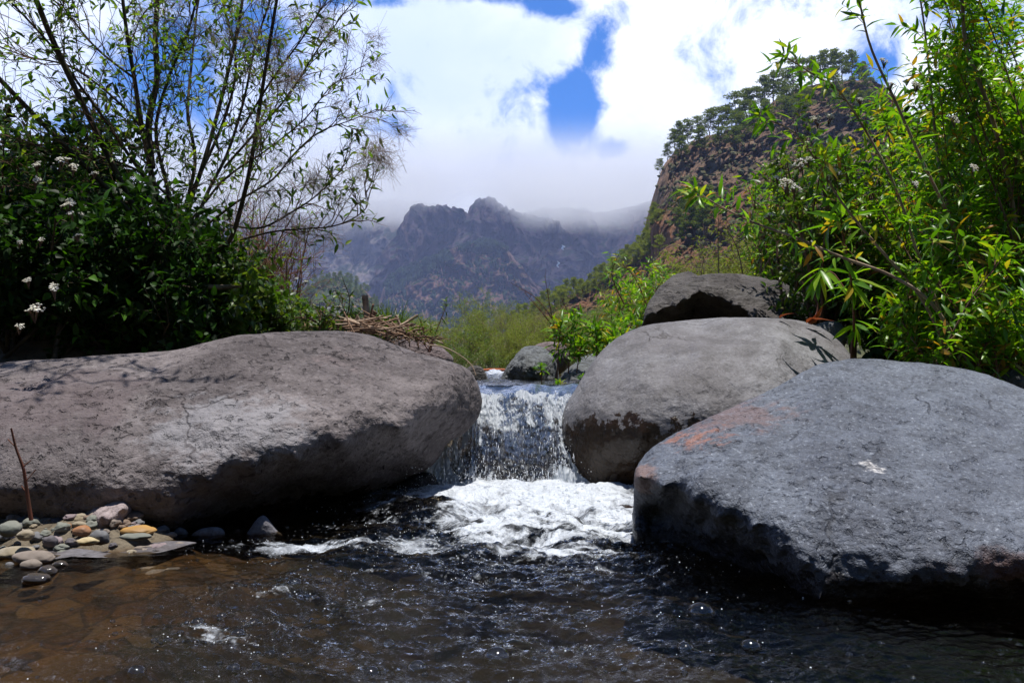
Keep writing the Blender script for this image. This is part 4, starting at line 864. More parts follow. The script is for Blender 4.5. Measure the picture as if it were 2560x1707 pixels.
scrub('scrub', 'low scrub bushes covering the rounded hill above the driftwood', scatter(lX, lY, lvf, [(560, 780), (760, 722), (850, 692), (950, 765), (1150, 870), (1000, 880), (560, 880)], 700, 5), 3.0, m_sc)
for o in protos:
    for ch in list(o.children): bpy.data.objects.remove(ch)
    bpy.data.objects.remove(o)
# far forest on the buttress and the feet of the walls
fX, fY = proj(fv); ffl = fv.reshape(-1, 3); fX, fY = fX.ravel(), fY.ravel()
pts = scatter(fX, fY, ffl, [(950, 705), (1010, 675), (1120, 632), (1130, 655), (1040, 700), (970, 740)], 330, 3)+scatter(fX, fY, ffl, [(1140, 625), (1215, 600), (1270, 625), (1250, 640), (1180, 630)], 160, 3)+scatter(fX, fY, ffl, [(960, 760), (1400, 760), (1450, 850), (960, 850)], 300, 7)+scatter(fX, fY, ffl, [(1000, 680), (1250, 640), (1350, 760), (1000, 780)], 90, 9)
m_ff = simple('far_forest', (.03, .05, .025), .9, .1, (.018, .032, .02), .05)
pts = np.array(pts); n = len(pts); v8, f8 = ico(2)
v8 = v8*np.array([1, 1, 1.7]); sc = R_.uniform(3.0, 5.5, n); V = pts[:, None]+v8[None]*sc[:, None, None]*(1+.25*R_.normal(size=(n, len(v8), 1)))+np.array([0, 0, 3.])
Fc = f8[None]+(np.arange(n)*len(v8))[:, None, None]
ob = solid('forest', V.reshape(-1, 3), Fc.reshape(-1, 3), m_ff, False); tag(ob, 'far dark forest on the ledges of the central mountain', 'forest', kind='stuff')
# ------------------------------------------------------------------ plants
m_stem = simple('stem_dark', (.09, .07, .045), .8, .2, (.035, .03, .022), 12)
m_twig = simple('twig_brown', (.20, .125, .085), .8, .2, (.10, .06, .04), 12)
m_red = simple('twig_red', (.22, .08, .05), .7, .3, (.12, .06, .04), 12)
m_pale = simple('twig_pale', (.36, .28, .20), .8, .2, (.20, .14, .10), 12)
m_lw = leafmat('willow_leaf', [(0, (.045, .12, .008)), (.35, (.09, .23, .012)), (.8, (.19, .36, .02)), (.93, (.34, .33, .03)), (1, (.36, .15, .03))], .45, .34, .4, (1.7, 1.7, .4))
m_lt = leafmat('tree_leaf', [(0, (.035, .085, .012)), (.5, (.08, .17, .02)), (1, (.20, .28, .035))], .45, .4, .35, (1.7, 1.7, .5))
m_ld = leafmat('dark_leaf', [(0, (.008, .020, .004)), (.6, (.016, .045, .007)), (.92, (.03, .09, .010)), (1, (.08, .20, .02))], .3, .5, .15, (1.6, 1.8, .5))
m_lh = leafmat('herb_leaf', [(0, (.03, .07, .01)), (.5, (.06, .13, .015)), (1, (.15, .20, .03))], .4, .4, .4, (1.6, 1.6, .5))
m_lf = leafmat('thicket_leaf', [(0, (.09, .125, .02)), (.5, (.15, .20, .03)), (1, (.25, .29, .06))], .4, .6, .2, (1.4, 1.4, .6))
m_dead = leafmat('dead_leaf', [(0, (.22, .07, .03)), (1, (.35, .12, .05))], .2, .5, .4, (1.5, 1, .6))
m_flw = simple('white_petals', (.86, .85, .80), .6, .3, (.74, .70, .55), 60)
m_fluff = simple('fluff', (.42, .33, .27), .9, .1, (.30, .24, .2), 20)
class Plant:
    def __init__(s, seed): s.T = Tubes(); s.T2 = Tubes(); s.L = []; s.rs = np.random.RandomState(seed); s.tips = []
    def stem(s, pts, r0, r1, n=24, k=6, thin=False, wob=0.):
        c = catmull(pts, n)
        if wob: c = c+wob*np.stack([fbm(vec3(c[:, 2]*3+s.rs.rand()*90, 0*c[:, 0], 0*c[:, 0]), 2), fbm(vec3(c[:, 2]*3+s.rs.rand()*90, 5+0*c[:, 0], 0*c[:, 0]), 2), 0*c[:, 0]], -1)*sst(0, .2, np.linspace(0, 1, n))[:, None]
        (s.T2 if thin else s.T).add(c, np.linspace(r0, r1, n), k); return c
    def px(s, pts, d0, d1=None, **kw):
        d1 = d0 if d1 is None else d1; a = np.array(pts, float); d = np.linspace(d0, d1, len(a)); return s.stem(P(a[:, 0], a[:, 1], d), **kw)
    def grow(s, line, n, t0, t1, ln, r, ang=.7, up=.2, lev=0, wob=.25, gap=.02, ll=.06, lw=.014, leaf=1., sub=(5, .5), side=None, tipleaf=0, droop=0., curl=.25, bare=0.):
        rs = s.rs; m = len(line)
        for i in range(n):
            t = t0+(t1-t0)*(i+rs.rand())/n; f = t*(m-1); j = min(int(f), m-2); p0 = line[j]+(line[j+1]-line[j])*(f-j); tg = nrm(line[j+1]-line[j])
            rv_ = nrm(rs.normal(size=3)+(np.array(side)*1.0 if side is not None else 0)); rv_ = nrm(rv_-tg*np.dot(rv_, tg)); a = ang*(.7+.6*rs.rand())
            d = nrm(tg*math.cos(a)+rv_*math.sin(a)+np.array([0, 0, up])); l = ln*(.6+.7*rs.rand())*(1-.35*t); k = 8; q = [p0]; dd = d
            for _ in range(k): dd = nrm(dd+wob*rs.normal(size=3)*.5+np.array([0, 0, -droop/k])); q.append(q[-1]+dd*l/k)
            q = np.array(q); s.T2.add(q, np.linspace(r, r*.35, k+1), 4 if lev else 3)
            if lev > 0: s.grow(q, sub[0], .2, .98, ln*sub[1], r*.6, ang, up, lev-1, wob, gap, ll, lw, leaf, (max(2, sub[0]-1), sub[1]), side, tipleaf, droop, curl, bare)
            if rs.rand() < bare: s.tips.append(q[-1]); continue
            if lev == 0 or rs.rand() < .5:
                nl = max(1, int(l/gap)); tt = .15+.85*(np.arange(nl)+rs.rand(nl)*.5)/nl; tt = tt[rs.rand(nl) < leaf]
                if len(tt):
                    ff = np.minimum(tt*k, k-1e-6); jj = ff.astype(int); pp = q[jj]+(q[jj+1]-q[jj])*(ff-jj)[:, None]; td = nrm(q[jj+1]-q[jj])
                    an = np.arange(len(tt))*2.4+rs.rand()*6; _, a1, a2 = frames(q); rad = a1[jj]*np.cos(an)[:, None]+a2[jj]*np.sin(an)[:, None]
                    s.L.append((pp, nrm(td*.6+rad+np.array([0, 0, -.1])), ll*(.6+.6*rs.rand(len(tt))), lw*(.7+.5*rs.rand(len(tt))), curl))
            s.tips.append(q[-1])
    def whorl(s, p, d, n, ll, lw, spread=1., curl=.3):
        rs = s.rs; d = nrm(np.asarray(d, float)); t = np.arange(n)/n; an = np.arange(n)*2.4; a1 = nrm(np.cross(d, [.3, .9, .1])); a2 = np.cross(d, a1)
        rad = a1*np.cos(an)[:, None]+a2*np.sin(an)[:, None]; w_ = (1-t)[:, None]*spread+.15
        s.L.append((p-d*(1-t)[:, None]*ll*.35, nrm(rad*w_+d*(1.15-w_*.7)), ll*(1-.45*t)*(.85+.3*rs.rand(n)), lw*(1-.3*t), curl))
    def build(s, name, label, cat, base, bark, leafm, group=None, twigm=None, lite=False, names=('stems', 'foliage'), shape='l', upb=.7, heads=(), fold=.35):
        e = empty(name, tuple(base)); tag(e, label, cat, group)
        if s.T.V: s.T.obj(names[0], bark, e)
        if s.T2.V and s.T2 is not s.T: s.T2.obj('twigs', twigm or bark, e)
        if s.L:
            V = []; Fs = []; Ti = []; n_ = 0
            for (p, d, L, W, cu) in s.L:
                v_, f_, t_ = leafmesh(p, d, L, W, cu, fold, lite, s.rs, upb, shape); V.append(v_); Fs.append(f_+n_); n_ += len(v_); Ti.append(t_)
            solid(names[1], np.vstack(V), np.vstack(Fs), leafm, True, {'tint': np.concatenate(Ti)}, e)
        for (c, r) in heads: flowerhead(c, r, e, s.rs)
        s.root = e; return e
fv8, ff8 = ico(1)
def flowerhead(c, r, parent, rs):
    n = 46; a = rs.rand(n)*6.28; q = np.sqrt(rs.rand(n)); cl = (rs.normal(size=(6, 2))*.45); w_ = rs.randint(0, 6, n)
    x = cl[w_, 0]*.9+.38*q*np.cos(a); y = cl[w_, 1]*.9+.38*q*np.sin(a); z = .32-.30*(x*x+y*y)+.06*rs.normal(size=n)
    ct, st_ = math.cos(.75), math.sin(.75); y, z = y*ct-z*st_, y*st_*-1*-1+z*ct
    pos = np.array(c)+r*np.stack([x, y, z], -1); V, Fc = blobs(pos, r*(.085+.07*rs.rand(n)), 1, np.tile([1, 1, .6], (n, 1)))
    solid('flower_head', V, Fc, m_flw, parent=parent)
    T = Tubes()
    for i in range(0, n, 5): T.add(catmull([np.array(c)-np.array([0, 0, r*1.3]), (pos[i]+np.array(c)-np.array([0, 0, r*.9]))/2, pos[i]], 5), .0012, 3)
    T.obj('flower_stalk', m_lh if False else m_twig, parent)
if 'blobs' not in globals():
    def blobs(pos, rad, sub=1, scl=None):
        v, f = ico(sub); n = len(pos); rad = np.asarray(rad); sc = np.ones((n, 3)) if scl is None else scl
        V = pos[:, None]+v[None]*rad[:, None, None]*sc[:, None]; Fc = f[None]+(np.arange(n)*len(v))[:, None, None]
        return V.reshape(-1, 3), Fc.reshape(-1, 3)

# --- tall open tree on the left: stems traced one by one
t = Plant(21); B = (460, 900)
main = [([B, (452, 760), (432, 650), (398, 520), (372, 400), (352, 300), (335, 190), (318, 90), (300, -60)], 4.2, 4.0, .026, .010),
        ([(470, 900), (462, 740), (455, 600), (478, 500), (505, 420), (540, 300), (575, 160), (600, 40), (615, -60)], 4.3, 4.6, .024, .009),
        ([(500, 650), (545, 625), (580, 590), (612, 480), (632, 380), (650, 260), (672, 120), (700, -50)], 4.1, 3.7, .019, .009),
        ([(462, 720), (468, 520), (488, 400), (470, 280), (480, 150), (500, -50)], 4.3, 4.9, .018, .007),
        ([(380, 420), (372, 310), (392, 200), (388, 90), (398, -60)], 4.1, 4.3, .026, .014),
        ([(450, 620), (400, 500), (330, 400), (262, 300), (200, 215), (140, 130), (60, 40), (-20, -40)], 4.2, 3.6, .014, .005),
        ([(440, 640), (420, 480), (390, 330), (420, 200), (470, 80), (500, -40)], 4.2, 4.4, .016, .007),
        ([(470, 600), (520, 480), (570, 380), (610, 250), (640, 110), (690, -40)], 4.4, 4.7, .015, .006),
        ([(520, 560), (600, 500), (680, 450), (740, 380), (800, 330), (880, 300), (945, 272)], 4.1, 3.8, .009, .002),
        ([(600, 600), (680, 580), (760, 572), (830, 566), (885, 545), (918, 515), (914, 478)], 4.0, 3.8, .007, .002),
        ([(560, 560), (650, 570), (730, 530), (790, 490), (840, 440), (868, 395)], 4.2, 3.9, .009, .002),
        ([(560, 420), (640, 330), (720, 240), (790, 130), (870, 20)], 4.3, 4.0, .010, .003),
        ([(600, 330), (680, 200), (760, 90), (830, -20)], 4.1, 3.8, .009, .003),
        ([(470, 560), (560, 450), (660, 380), (760, 300), (830, 215), (910, 175)], 4.3, 4.2, .009, .002),
        ([(430, 500), (350, 430), (240, 390), (140, 380), (60, 350)], 4.2, 3.7, .010, .003),
        ([(400, 380), (300, 260), (180, 170), (60, 140), (-40, 100)], 4.2, 3.8, .010, .003),
        ([(340, 200), (240, 120), (160, 20), (120, -50)], 4.2, 3.8, .009, .003),
        ([(420, 560), (300, 500), (200, 480), (90, 500)], 4.3, 3.9, .008, .003),
        ([(480, 480), (560, 300), (590, 160), (560, 20), (540, -60)], 4.5, 4.9, .013, .006)]
for i, (pp, d0, d1, r0, r1) in enumerate(main):
    c = t.px(pp, d0, d1, r0=r0*.68, r1=r1*.75, n=40, k=7)
    right = i in (8, 9, 10, 11, 12, 13)
    t.grow(c, 20 if not right else 17, .18, 1., .50 if not right else .25, .0026, .65, .22, 1, .28, .026, .048, .015, .52 if not right else .42, (6, .45), bare=.3, side=(.25, -.2, .1))
tree_tips = np.array(t.tips)
lim = t.stem([np.array([-1.75, 4.1, 1.1]), np.array([-2.0, 3.6, 2.0]), np.array([-1.75, 3.0, 2.35]), np.array([-1.5, 2.75, 2.3]), np.array([-1.1, 2.5, 2.25])], .014, .003, 30, 6)
t.grow(lim, 16, .4, 1., .42, .005, .8, .05, 1, .25, .03, .055, .018, .6, (5, .45))
lim = t.stem([np.array([-1.75, 4.1, 1.1]), np.array([-2.3, 3.4, 1.9]), np.array([-2.0, 2.9, 2.2]), np.array([-1.6, 2.4, 2.15])], .012, .003, 30, 6)
t.grow(lim, 14, .4, 1., .42, .005, .8, .05, 1, .25, .03, .055, .018, .6, (5, .45))
e = t.build('willow_tree', 'tall open dark stemmed tree with small leaves and bare reddish twigs on the left bank', 'tree', (-1.58, 4.2, .45), m_stem, m_lt, twigm=m_twig, names=('trunk', 'foliage'))
# tufts of seed fluff caught on its twigs
tx, ty = proj(tree_tips); T = Tubes(); rs = np.random.RandomState(5); cnt = 0
cand = [i for i in rs.permutation(len(tree_tips)) if (ty[i] < 260 and tx[i] > 330) or (tx[i] > 600 and ty[i] < 620)]
for i in cand[:80]:
    c = tree_tips[i]; 
    for _ in range(46):
        a = c+rs.normal(size=3)*.022; d = rs.normal(size=3)*.03+np.array([.02, 0, -.02]); T.add(catmull([a-d, a+rs.normal(size=3)*.012, a+d], 5), .0006, 3)
solid('seed_fluff', np.vstack(T.V), np.vstack(T.F), m_fluff, parent=e)

def bush(name, label, cx, cy, d, rx, ry, rd, nstem, seed, leafm, bark, twigm=None, ll=.06, lw=.03, ntw=9, ln=.32, gap=.022, shape='o', heads=(), group=None, basepy=900, lite=False, lev=1, cat='shrub', leaf=.85, upb=.6, sub=(4, .5), up=.15, droop=0., bare=0., r0=.012):
    t = Plant(seed); b0 = P(cx, basepy, d); b0[2] = max(min(b0[2], .62), .3); rs = t.rs
    for i in range(nstem):
        a = rs.rand()*6.28; q = math.sqrt(rs.rand()); tx_, ty_ = cx+rx*q*math.cos(a), cy+ry*q*math.sin(a); td = d+rd*(2*rs.rand()-1)
        bb = b0+np.array([.25*rs.normal()*rx/F*d*1.2, .15*rs.normal(), -.05]); e_ = P(tx_, ty_, td); mid = bb*.5+e_*.5+np.array([0, 0, .12*np.linalg.norm(e_-bb)])+rs.normal(size=3)*.05
        c = t.stem([bb, (bb*.7+mid*.35)/1.05, mid, e_], r0, .003, 22, 5)
        t.grow(c, ntw, .3, 1., ln, .0025, .8, up, lev, .25, gap, ll, lw, leaf, sub, droop=droop, bare=bare)
    return t.build(name, label, 'shrub' if cat is None else cat, b0, bark, leafm, group, twigm, lite, shape=shape, upb=upb, heads=[(P(x, y, dd), r_) for (x, y, dd, r_) in heads])
HL = [(92, 412, 3.3, .030), (150, 404, 3.3, .034), (182, 420, 3.3, .03), (88, 452, 3.3, .03), (172, 516, 3.15, .034), (183, 534, 3.15, .026), (176, 502, 3.2, .02), (48, 605, 3.2, .02), (100, 602, 3.2, .022), (138, 722, 3.0, .036), (72, 702, 3.0, .022), (88, 776, 2.95, .038), (48, 818, 2.95, .022), (196, 590, 3.1, .018), (235, 434, 3.3, .02)]
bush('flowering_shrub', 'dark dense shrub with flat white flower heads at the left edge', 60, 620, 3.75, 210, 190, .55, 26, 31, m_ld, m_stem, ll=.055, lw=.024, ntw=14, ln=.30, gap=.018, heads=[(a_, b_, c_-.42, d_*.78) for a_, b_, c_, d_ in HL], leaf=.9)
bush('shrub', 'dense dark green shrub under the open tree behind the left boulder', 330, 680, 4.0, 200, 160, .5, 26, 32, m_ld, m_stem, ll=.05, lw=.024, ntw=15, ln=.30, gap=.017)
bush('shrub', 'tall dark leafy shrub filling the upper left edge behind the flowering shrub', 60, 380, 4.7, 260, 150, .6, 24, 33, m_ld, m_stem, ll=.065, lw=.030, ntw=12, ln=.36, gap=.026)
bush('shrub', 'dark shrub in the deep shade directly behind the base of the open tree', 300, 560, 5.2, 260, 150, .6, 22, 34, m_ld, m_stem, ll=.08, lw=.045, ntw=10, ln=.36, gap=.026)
bush('shrub', 'mid green leafy shrub at the right foot of the open tree', 560, 740, 4.4, 130, 90, .5, 20, 35, m_lh, m_stem, ll=.05, lw=.028, ntw=10, ln=.24, gap=.02, heads=[(600, 662, 4.2, .018), (560, 700, 4.2, .014)])
bush('herb', 'low bright green herbs growing around the half buried grey boulder', 700, 790, 4.9, 110, 50, .5, 20, 36, m_lh, m_stem, ll=.045, lw=.022, ntw=8, ln=.2, gap=.02, cat='plant', basepy=880, heads=[(742, 697, 5.2, .015), (765, 705, 5.2, .014)])
bush('herb', 'spindly herbs with small cream flower heads beside the driftwood heap', 820, 790, 4.3, 70, 50, .3, 12, 37, m_lh, m_twig, ll=.04, lw=.014, ntw=7, ln=.16, gap=.02, cat='plant', basepy=880, leaf=.6, heads=[(828, 775, 4.2, .014), (844, 768, 4.2, .016), (858, 774, 4.2, .012), (815, 764, 4.2, .013)])
bush('dry_shrub', 'bare reddish brown twiggy shrub right of the open tree in front of the mountains', 690, 580, 6.0, 110, 110, .5, 22, 38, m_lt, m_twig, twigm=m_red, ll=.04, lw=.010, ntw=11, ln=.42, gap=.05, leaf=.25, sub=(5, .5), bare=.3, r0=.008, basepy=860)
bush('dry_shrub', 'pale leafless brushwood between the open tree and the reddish twiggy shrub', 580, 640, 6.8, 110, 90, .5, 18, 39, m_lh, m_pale, twigm=m_pale, ll=.05, lw=.015, ntw=11, ln=.42, gap=.05, leaf=.3, sub=(5, .5), bare=.3, r0=.007, basepy=860)

# --- willow thicket on the right
WIL = dict(ll=.085, lw=.016)
t = Plant(51); rs = t.rs
tr_ = [([(2500, 960), (2420, 700), (2380, 560), (2356, 508), (2289, 367), (2240, 257), (2178, 122), (2148, 6), (2120, -60)], 3.1, 2.8, .008, .003),
       ([(2400, 900), (2300, 650), (2230, 450), (2111, 245), (2038, 190), (1952, 135)], 3.0, 2.7, .006, .002),
       ([(2380, 900), (2300, 740), (2180, 600), (2100, 500), (2050, 416), (1982, 330), (1890, 288)], 3.0, 2.7, .006, .002),
       ([(2420, 900), (2330, 760), (2230, 690), (2105, 643), (1989, 594), (1878, 554), (1786, 508), (1731, 471)], 2.9, 2.6, .006, .002),
       ([(2560, 980), (2540, 600), (2515, 428), (2472, 269), (2417, 122), (2405, 0), (2400, -80)], 3.3, 3.0, .010, .005),
       ([(2450, 940), (2411, 814), (2390, 600), (2350, 430), (2330, 250), (2310, 60), (2290, -60)], 3.2, 3.3, .007, .003)]
for i, (pp, d0, d1, r0, r1) in enumerate(tr_):
    c = t.px(pp, d0, d1, r0=r0, r1=r1, n=36, k=6)
    t.grow(c, (16, 15, 15, 13, 22, 20)[i], .3 if i != 3 else .35, 1., .12 if i < 4 else .24, .0016, .65, .2, 0, .15, .0125, .062, .014, .95, droop=.2, curl=.3)
    t.whorl(c[-1], c[-1]-c[-3], 10, .068, .014)
t.build('willow_shrub', 'bright green willow with long arching shoots reaching left over the dark boulder', 'shrub', P(2450, 950, 3.05), m_pale, m_lw, twigm=m_red)
def willow(seed, label, n, bx, by, bd, tipx, tipy, td, ln, nsh, gap=.015, leafm=m_lw, lite=False, lw=.016, ll=.08, lev=0, twigm=m_red, r0=.007):
    t = Plant(seed); rs = t.rs; b0 = P(np.mean(bx), by, bd); b0[2] = max(b0[2], .3)
    for i in range(n):
        bb = P(rs.uniform(*bx), by, bd+rs.uniform(-.25, .25)); bb[2] = min(bb[2], .42); e_ = P(rs.uniform(*tipx), rs.uniform(*tipy), rs.uniform(*td)); h = np.linalg.norm(e_-bb); mid = bb*.5+e_*.5+np.array([rs.normal()*.05, rs.normal()*.05, .1*h])
        c = t.stem([bb, bb*.72+mid*.28, mid, e_], r0*rs.uniform(.5, 1), .002, 26, 5); t.grow(c, nsh, .18, 1., ln, .0018, .65, .25, lev, .16, gap, ll, lw, 1., (3, .6), droop=.15, curl=.3); t.whorl(c[-1], c[-1]-c[-3], 12, ll*1.05, lw)
    return t.build('willow_shrub', label, 'shrub', b0, m_twig, leafm, twigm=twigm, lite=lite)
willow(52, 'tall leafy willow filling the upper right corner of the view', 36, (2480, 2700), 980, 3.4, (2300, 2720), (-140, 420), (3.0, 3.9), .22, 22, gap=.012, ll=.058, lw=.0155)
willow(53, 'dense low willow at the right edge behind the foreground slab', 24, (2300, 2640), 960, 3.05, (2230, 2640), (500, 820), (2.75, 3.3), .16, 17, ll=.062, lw=.0155)
willow(54, 'bushy willow in the middle of the right thicket with yellow green shoots', 26, (2250, 2500), 960, 3.75, (2060, 2440), (240, 700), (3.75, 4.3), .18, 18, ll=.062, lw=.0155)
willow(55, 'leafy willow at the left end of the right thicket above the small grey rock', 16, (2200, 2380), 930, 3.9, (2080, 2290), (560, 820), (3.7, 4.1), .16, 15, ll=.062, lw=.0155)
willow(56, 'darker willow standing deeper in the right thicket', 26, (2300, 2700), 920, 4.6, (2150, 2750), (180, 800), (4.3, 5.2), .3, 15, gap=.02, ll=.09, lw=.02)
willow(57, 'pale tipped willow in the back of the thicket at the upper right', 28, (2400, 2750), 900, 5.2, (2300, 2800), (-50, 300), (4.8, 5.6), .34, 13, gap=.022, ll=.09, lw=.02)
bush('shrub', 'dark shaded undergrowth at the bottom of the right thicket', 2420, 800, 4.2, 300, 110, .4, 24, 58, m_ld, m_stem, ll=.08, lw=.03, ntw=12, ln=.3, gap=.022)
bush('shrub', 'leafy olive green shrub at the left edge of the right thicket', 1960, 490, 5.3, 110, 100, .3, 20, 64, m_lw, m_twig, ll=.055, lw=.014, ntw=11, ln=.2, gap=.018, shape='l', basepy=880)
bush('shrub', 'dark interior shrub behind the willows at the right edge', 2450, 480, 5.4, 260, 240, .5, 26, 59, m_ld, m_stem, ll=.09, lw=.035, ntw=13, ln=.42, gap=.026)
HR = [(2044, 300, 3.3, .03), (2070, 292, 3.3, .03), (2001, 407, 3.2, .03), (2020, 400, 3.25, .026), (1964, 459, 3.15, .034), (1985, 470, 3.15, .03), (1945, 448, 3.2, .022), (2087, 432, 3.3, .03), (2068, 444, 3.3, .022), (2289, 214, 3.4, .026), (2209, 155, 3.4, .026), (2225, 214, 3.4, .024), (2135, 235, 3.4, .022), (2290, 460, 3.3, .022), (2430, 418, 3.2, .028), (2385, 300, 3.3, .026), (1925, 540, 3.2, .022), (2150, 250, 3.4, .02)]
bush('flowering_shrub', 'dark green shrub with flat white flower heads between the arching willow shoots', 2080, 430, 4.1, 150, 170, .35, 26, 60, m_lh, m_twig, ll=.05, lw=.018, ntw=10, ln=.2, gap=.02, heads=[(a_, b_, c_-.5, d_*.8) for a_, b_, c_, d_ in HR], basepy=900)
# big leaved sprig in front whose shadow falls on the rounded boulder
t = Plant(61); c = t.px([(2131, 985), (2129, 888), (2135, 800), (2125, 680), (2108, 590), (2102, 535)], 3.42, 3.05, r0=.006, r1=.003, n=24, k=6)
tw = catmull([c[11], P(2080, 680, 3.3), P(2046, 700, 3.33)], 8); t.T2.add(tw, .002, 4)
t.whorl(c[-1]+np.array([0, 0, .01]), (0, 0, 1), 12, .15, .026, 1.25, .35); t.whorl(tw[-1], (-.3, -.2, -1), 13, .15, .03, .7, .1); t.whorl(c[12], (-.1, -.3, -.9), 12, .15, .03, .9, .1); t.whorl(c[8], (-.2, -.2, -.6), 8, .12, .026, 1.2, .2)
t.grow(c, 6, .45, .95, .10, .0016, .9, .0, 0, .1, .014, .11, .022, 1., droop=.4, curl=.3)
t.build('willow_shoot', 'upright red stemmed willow shoot with large drooping leaves over the rounded boulder', 'plant', P(2131, 985, 3.42), m_red, m_lw)
t = Plant(62); c = t.px([(1600, 900), (1595, 800), (1602, 700), (1608, 600), (1598, 540)], 5.2, 5.0, r0=.005, r1=.002, n=20)
c2 = t.px([(1795, 760), (1797, 640), (1790, 560), (1770, 480), (1750, 420)], 4.9, 4.7, r0=.005, r1=.002, n=20); t.grow(c2, 5, .5, 1., .2, .002, .6, .2, 0, .2, .06, .05, .01, .5, bare=.4)
t.build('dry_stem', 'thin dark nearly bare stem rising behind the dark boulder', 'plant', P(1795, 860, 4.9), m_stem, m_lh) if False else None
t = Plant(63); t.T2 = t.T
for pp in ([(1797, 800), (1797, 680), (1795, 600), (1796, 540)], [(1870, 780), (1848, 640), (1822, 580), (1800, 560)], [(1880, 770), (1900, 690), (1940, 620), (1960, 570)], [(1755, 780), (1752, 700), (1760, 640)], [(1990, 760), (1910, 690), (1870, 620), (1850, 575)]):
    c = t.px(pp, 5.1, 5.0, r0=.005, r1=.0015, n=18, k=5); t.grow(c, 5, .3, 1., .16, .0014, .6, .2, 0, .2, .06, .04, .01, .4, bare=.5)
t.build('dry_shrub', 'pale and dark bare stems standing behind the crest of the dark boulder', 'shrub', P(1850, 800, 5.1), m_pale, m_lh, twigm=m_pale)

# --- shoots in the middle
def sapling(seed, base, tip, d, label, nsh=5, ln=.07, ll=.06, lean=0.):
    t = Plant(seed); c = t.px([base, ((base[0]*.6+tip[0]*.4)+lean, (base[1]+tip[1])/2), tip], d, d-.02, r0=.0035, r1=.0015, n=16, k=5)
    t.grow(c, nsh, .35, 1., ln, .0012, .8, .2, 0, .15, .010, ll, .013, 1., droop=.1, curl=.3); t.whorl(c[-1], (0, 0, 1), 12, ll*1.1, .014)
    t.build('willow_sapling', label, 'plant', P(base[0], base[1], d), m_red, m_lw)
sapling(71, (1392, 955), (1402, 812), 4.1, 'willow sapling with a yellow leaf right of the upright dark rock', 12, .09)
sapling(72, (1420, 950), (1432, 790), 4.15, 'tallest bright green willow sapling behind the upper pool', 14, .09)
sapling(73, (1493, 945), (1490, 822), 4.0, 'willow sapling with orange tips over the low grey rock', 16, .09)
sapling(74, (1512, 935), (1520, 850), 4.0, 'short leafy willow sapling touching the rounded light boulder', 12, .09)
sapling(75, (1355, 962), (1352, 915), 3.9, 'tiny green seedling in front of the upright dark rock', 5, .04, .035)
sapling(76, (1463, 965), (1458, 942), 3.8, 'tiny seedling on the low grey rock by the pool', 4, .035, .03)
sapling(77, (1400, 972), (1398, 958), 3.75, 'bright green sprout at the water line of the upper pool', 6, .03, .035)
sapling(78, (1440, 945), (1455, 860), 4.1, 'leafy willow sapling between the tallest one and the orange tipped one', 14, .09)
bush('willow_shrub', 'fresh green willow bush between the middle shoots and the dark boulder', 1560, 850, 5.0, 55, 50, .3, 12, 79, m_lw, m_twig, ll=.06, lw=.014, ntw=8, ln=.14, gap=.014, shape='l', basepy=930)
bush('willow_shrub', 'yellow green willow bush on the slope left of the dark boulder crest', 1610, 715, 7.5, 90, 32, .5, 14, 80, m_lw, m_pale, ll=.08, lw=.016, ntw=8, ln=.25, gap=.022, shape='l', basepy=900)
t = Plant(81); t.T2 = t.T
for pp in ([(1430, 900), (1400, 830), (1345, 750), (1276, 706)], [(1400, 880), (1378, 780), (1362, 690)], [(1440, 900), (1370, 800), (1310, 730)], [(1470, 900), (1440, 820), (1400, 740)]):
    c = t.px(pp, 5.3, 5.2, r0=.005, r1=.0012, n=20, k=5); t.grow(c, 9, .2, 1., .10, .0012, .5, .25, 0, .2, .05, .03, .008, .35, bare=.4)
t.build('dry_shrub', 'thin reddish bare twigs leaning left above the upper pool', 'shrub', P(1430, 900, 5.3), m_red, m_lw, twigm=m_red)
t = Plant(82); t.T2 = t.T
for pp in ([(1650, 900), (1630, 800), (1590, 700), (1556, 660)], [(1560, 760), (1530, 690), (1545, 640)]):
    c = t.px(pp, 5.6, 5.5, r0=.005, r1=.0015, n=20, k=5); t.grow(c, 9, .2, 1., .14, .0014, .6, .25, 0, .2, .02, .045, .012, .8)
t.build('willow_sapling', 'slender leafy willow stem leaning left in front of the pine slope', 'plant', P(1650, 900, 5.6), m_red, m_lw, twigm=m_red)
# twig with small leaves at the right end of the driftwood, and the arching straw
t = Plant(83)
for pp in ([(1075, 880), (1090, 830), (1110, 780), (1118, 760)], [(1075, 880), (1050, 850), (1020, 835)], [(1080, 875), (1060, 830), (1050, 800)], [(1070, 880), (1080, 850), (1075, 820)]):
    c = t.px(pp, 3.5, 3.45, r0=.0025, r1=.001, n=14, k=4); t.grow(c, 9, .2, 1., .05, .0008, .8, .2, 0, .2, .008, .022, .006, 1.)
t.build('seedling', 'wiry yellow green seedling at the right end of the driftwood heap', 'plant', P(1075, 880, 3.5), m_red, m_lh)
T = Tubes(); T.add(catmull(P([1070, 1110, 1150, 1178, 1190], [862, 868, 888, 912, 938], [3.3, 3.3, 3.28, 3.26, 3.24]), 30), np.linspace(.003, .0018, 30), 6)
ob = T.obj('straw', m_pale); tag(ob, 'pale dry straw arching down over the tip of the left boulder', 'straw')
T = Tubes(); T.add(catmull(P([975, 985, 998, 1004, 990], [770, 730, 700, 672, 640], [3.9]*5), 24), np.linspace(.003, .001, 24), 5)
T = Tubes(); T.add(catmull(P([862, 872, 873, 860, 856], [822, 770, 740, 706, 692], [3.7]*5), 24), np.linspace(.003, .0012, 24), 5)
ob = T.obj('bare_stem', m_stem); tag(ob, 'thin dark curved bare stem left of the driftwood heap', 'stem')
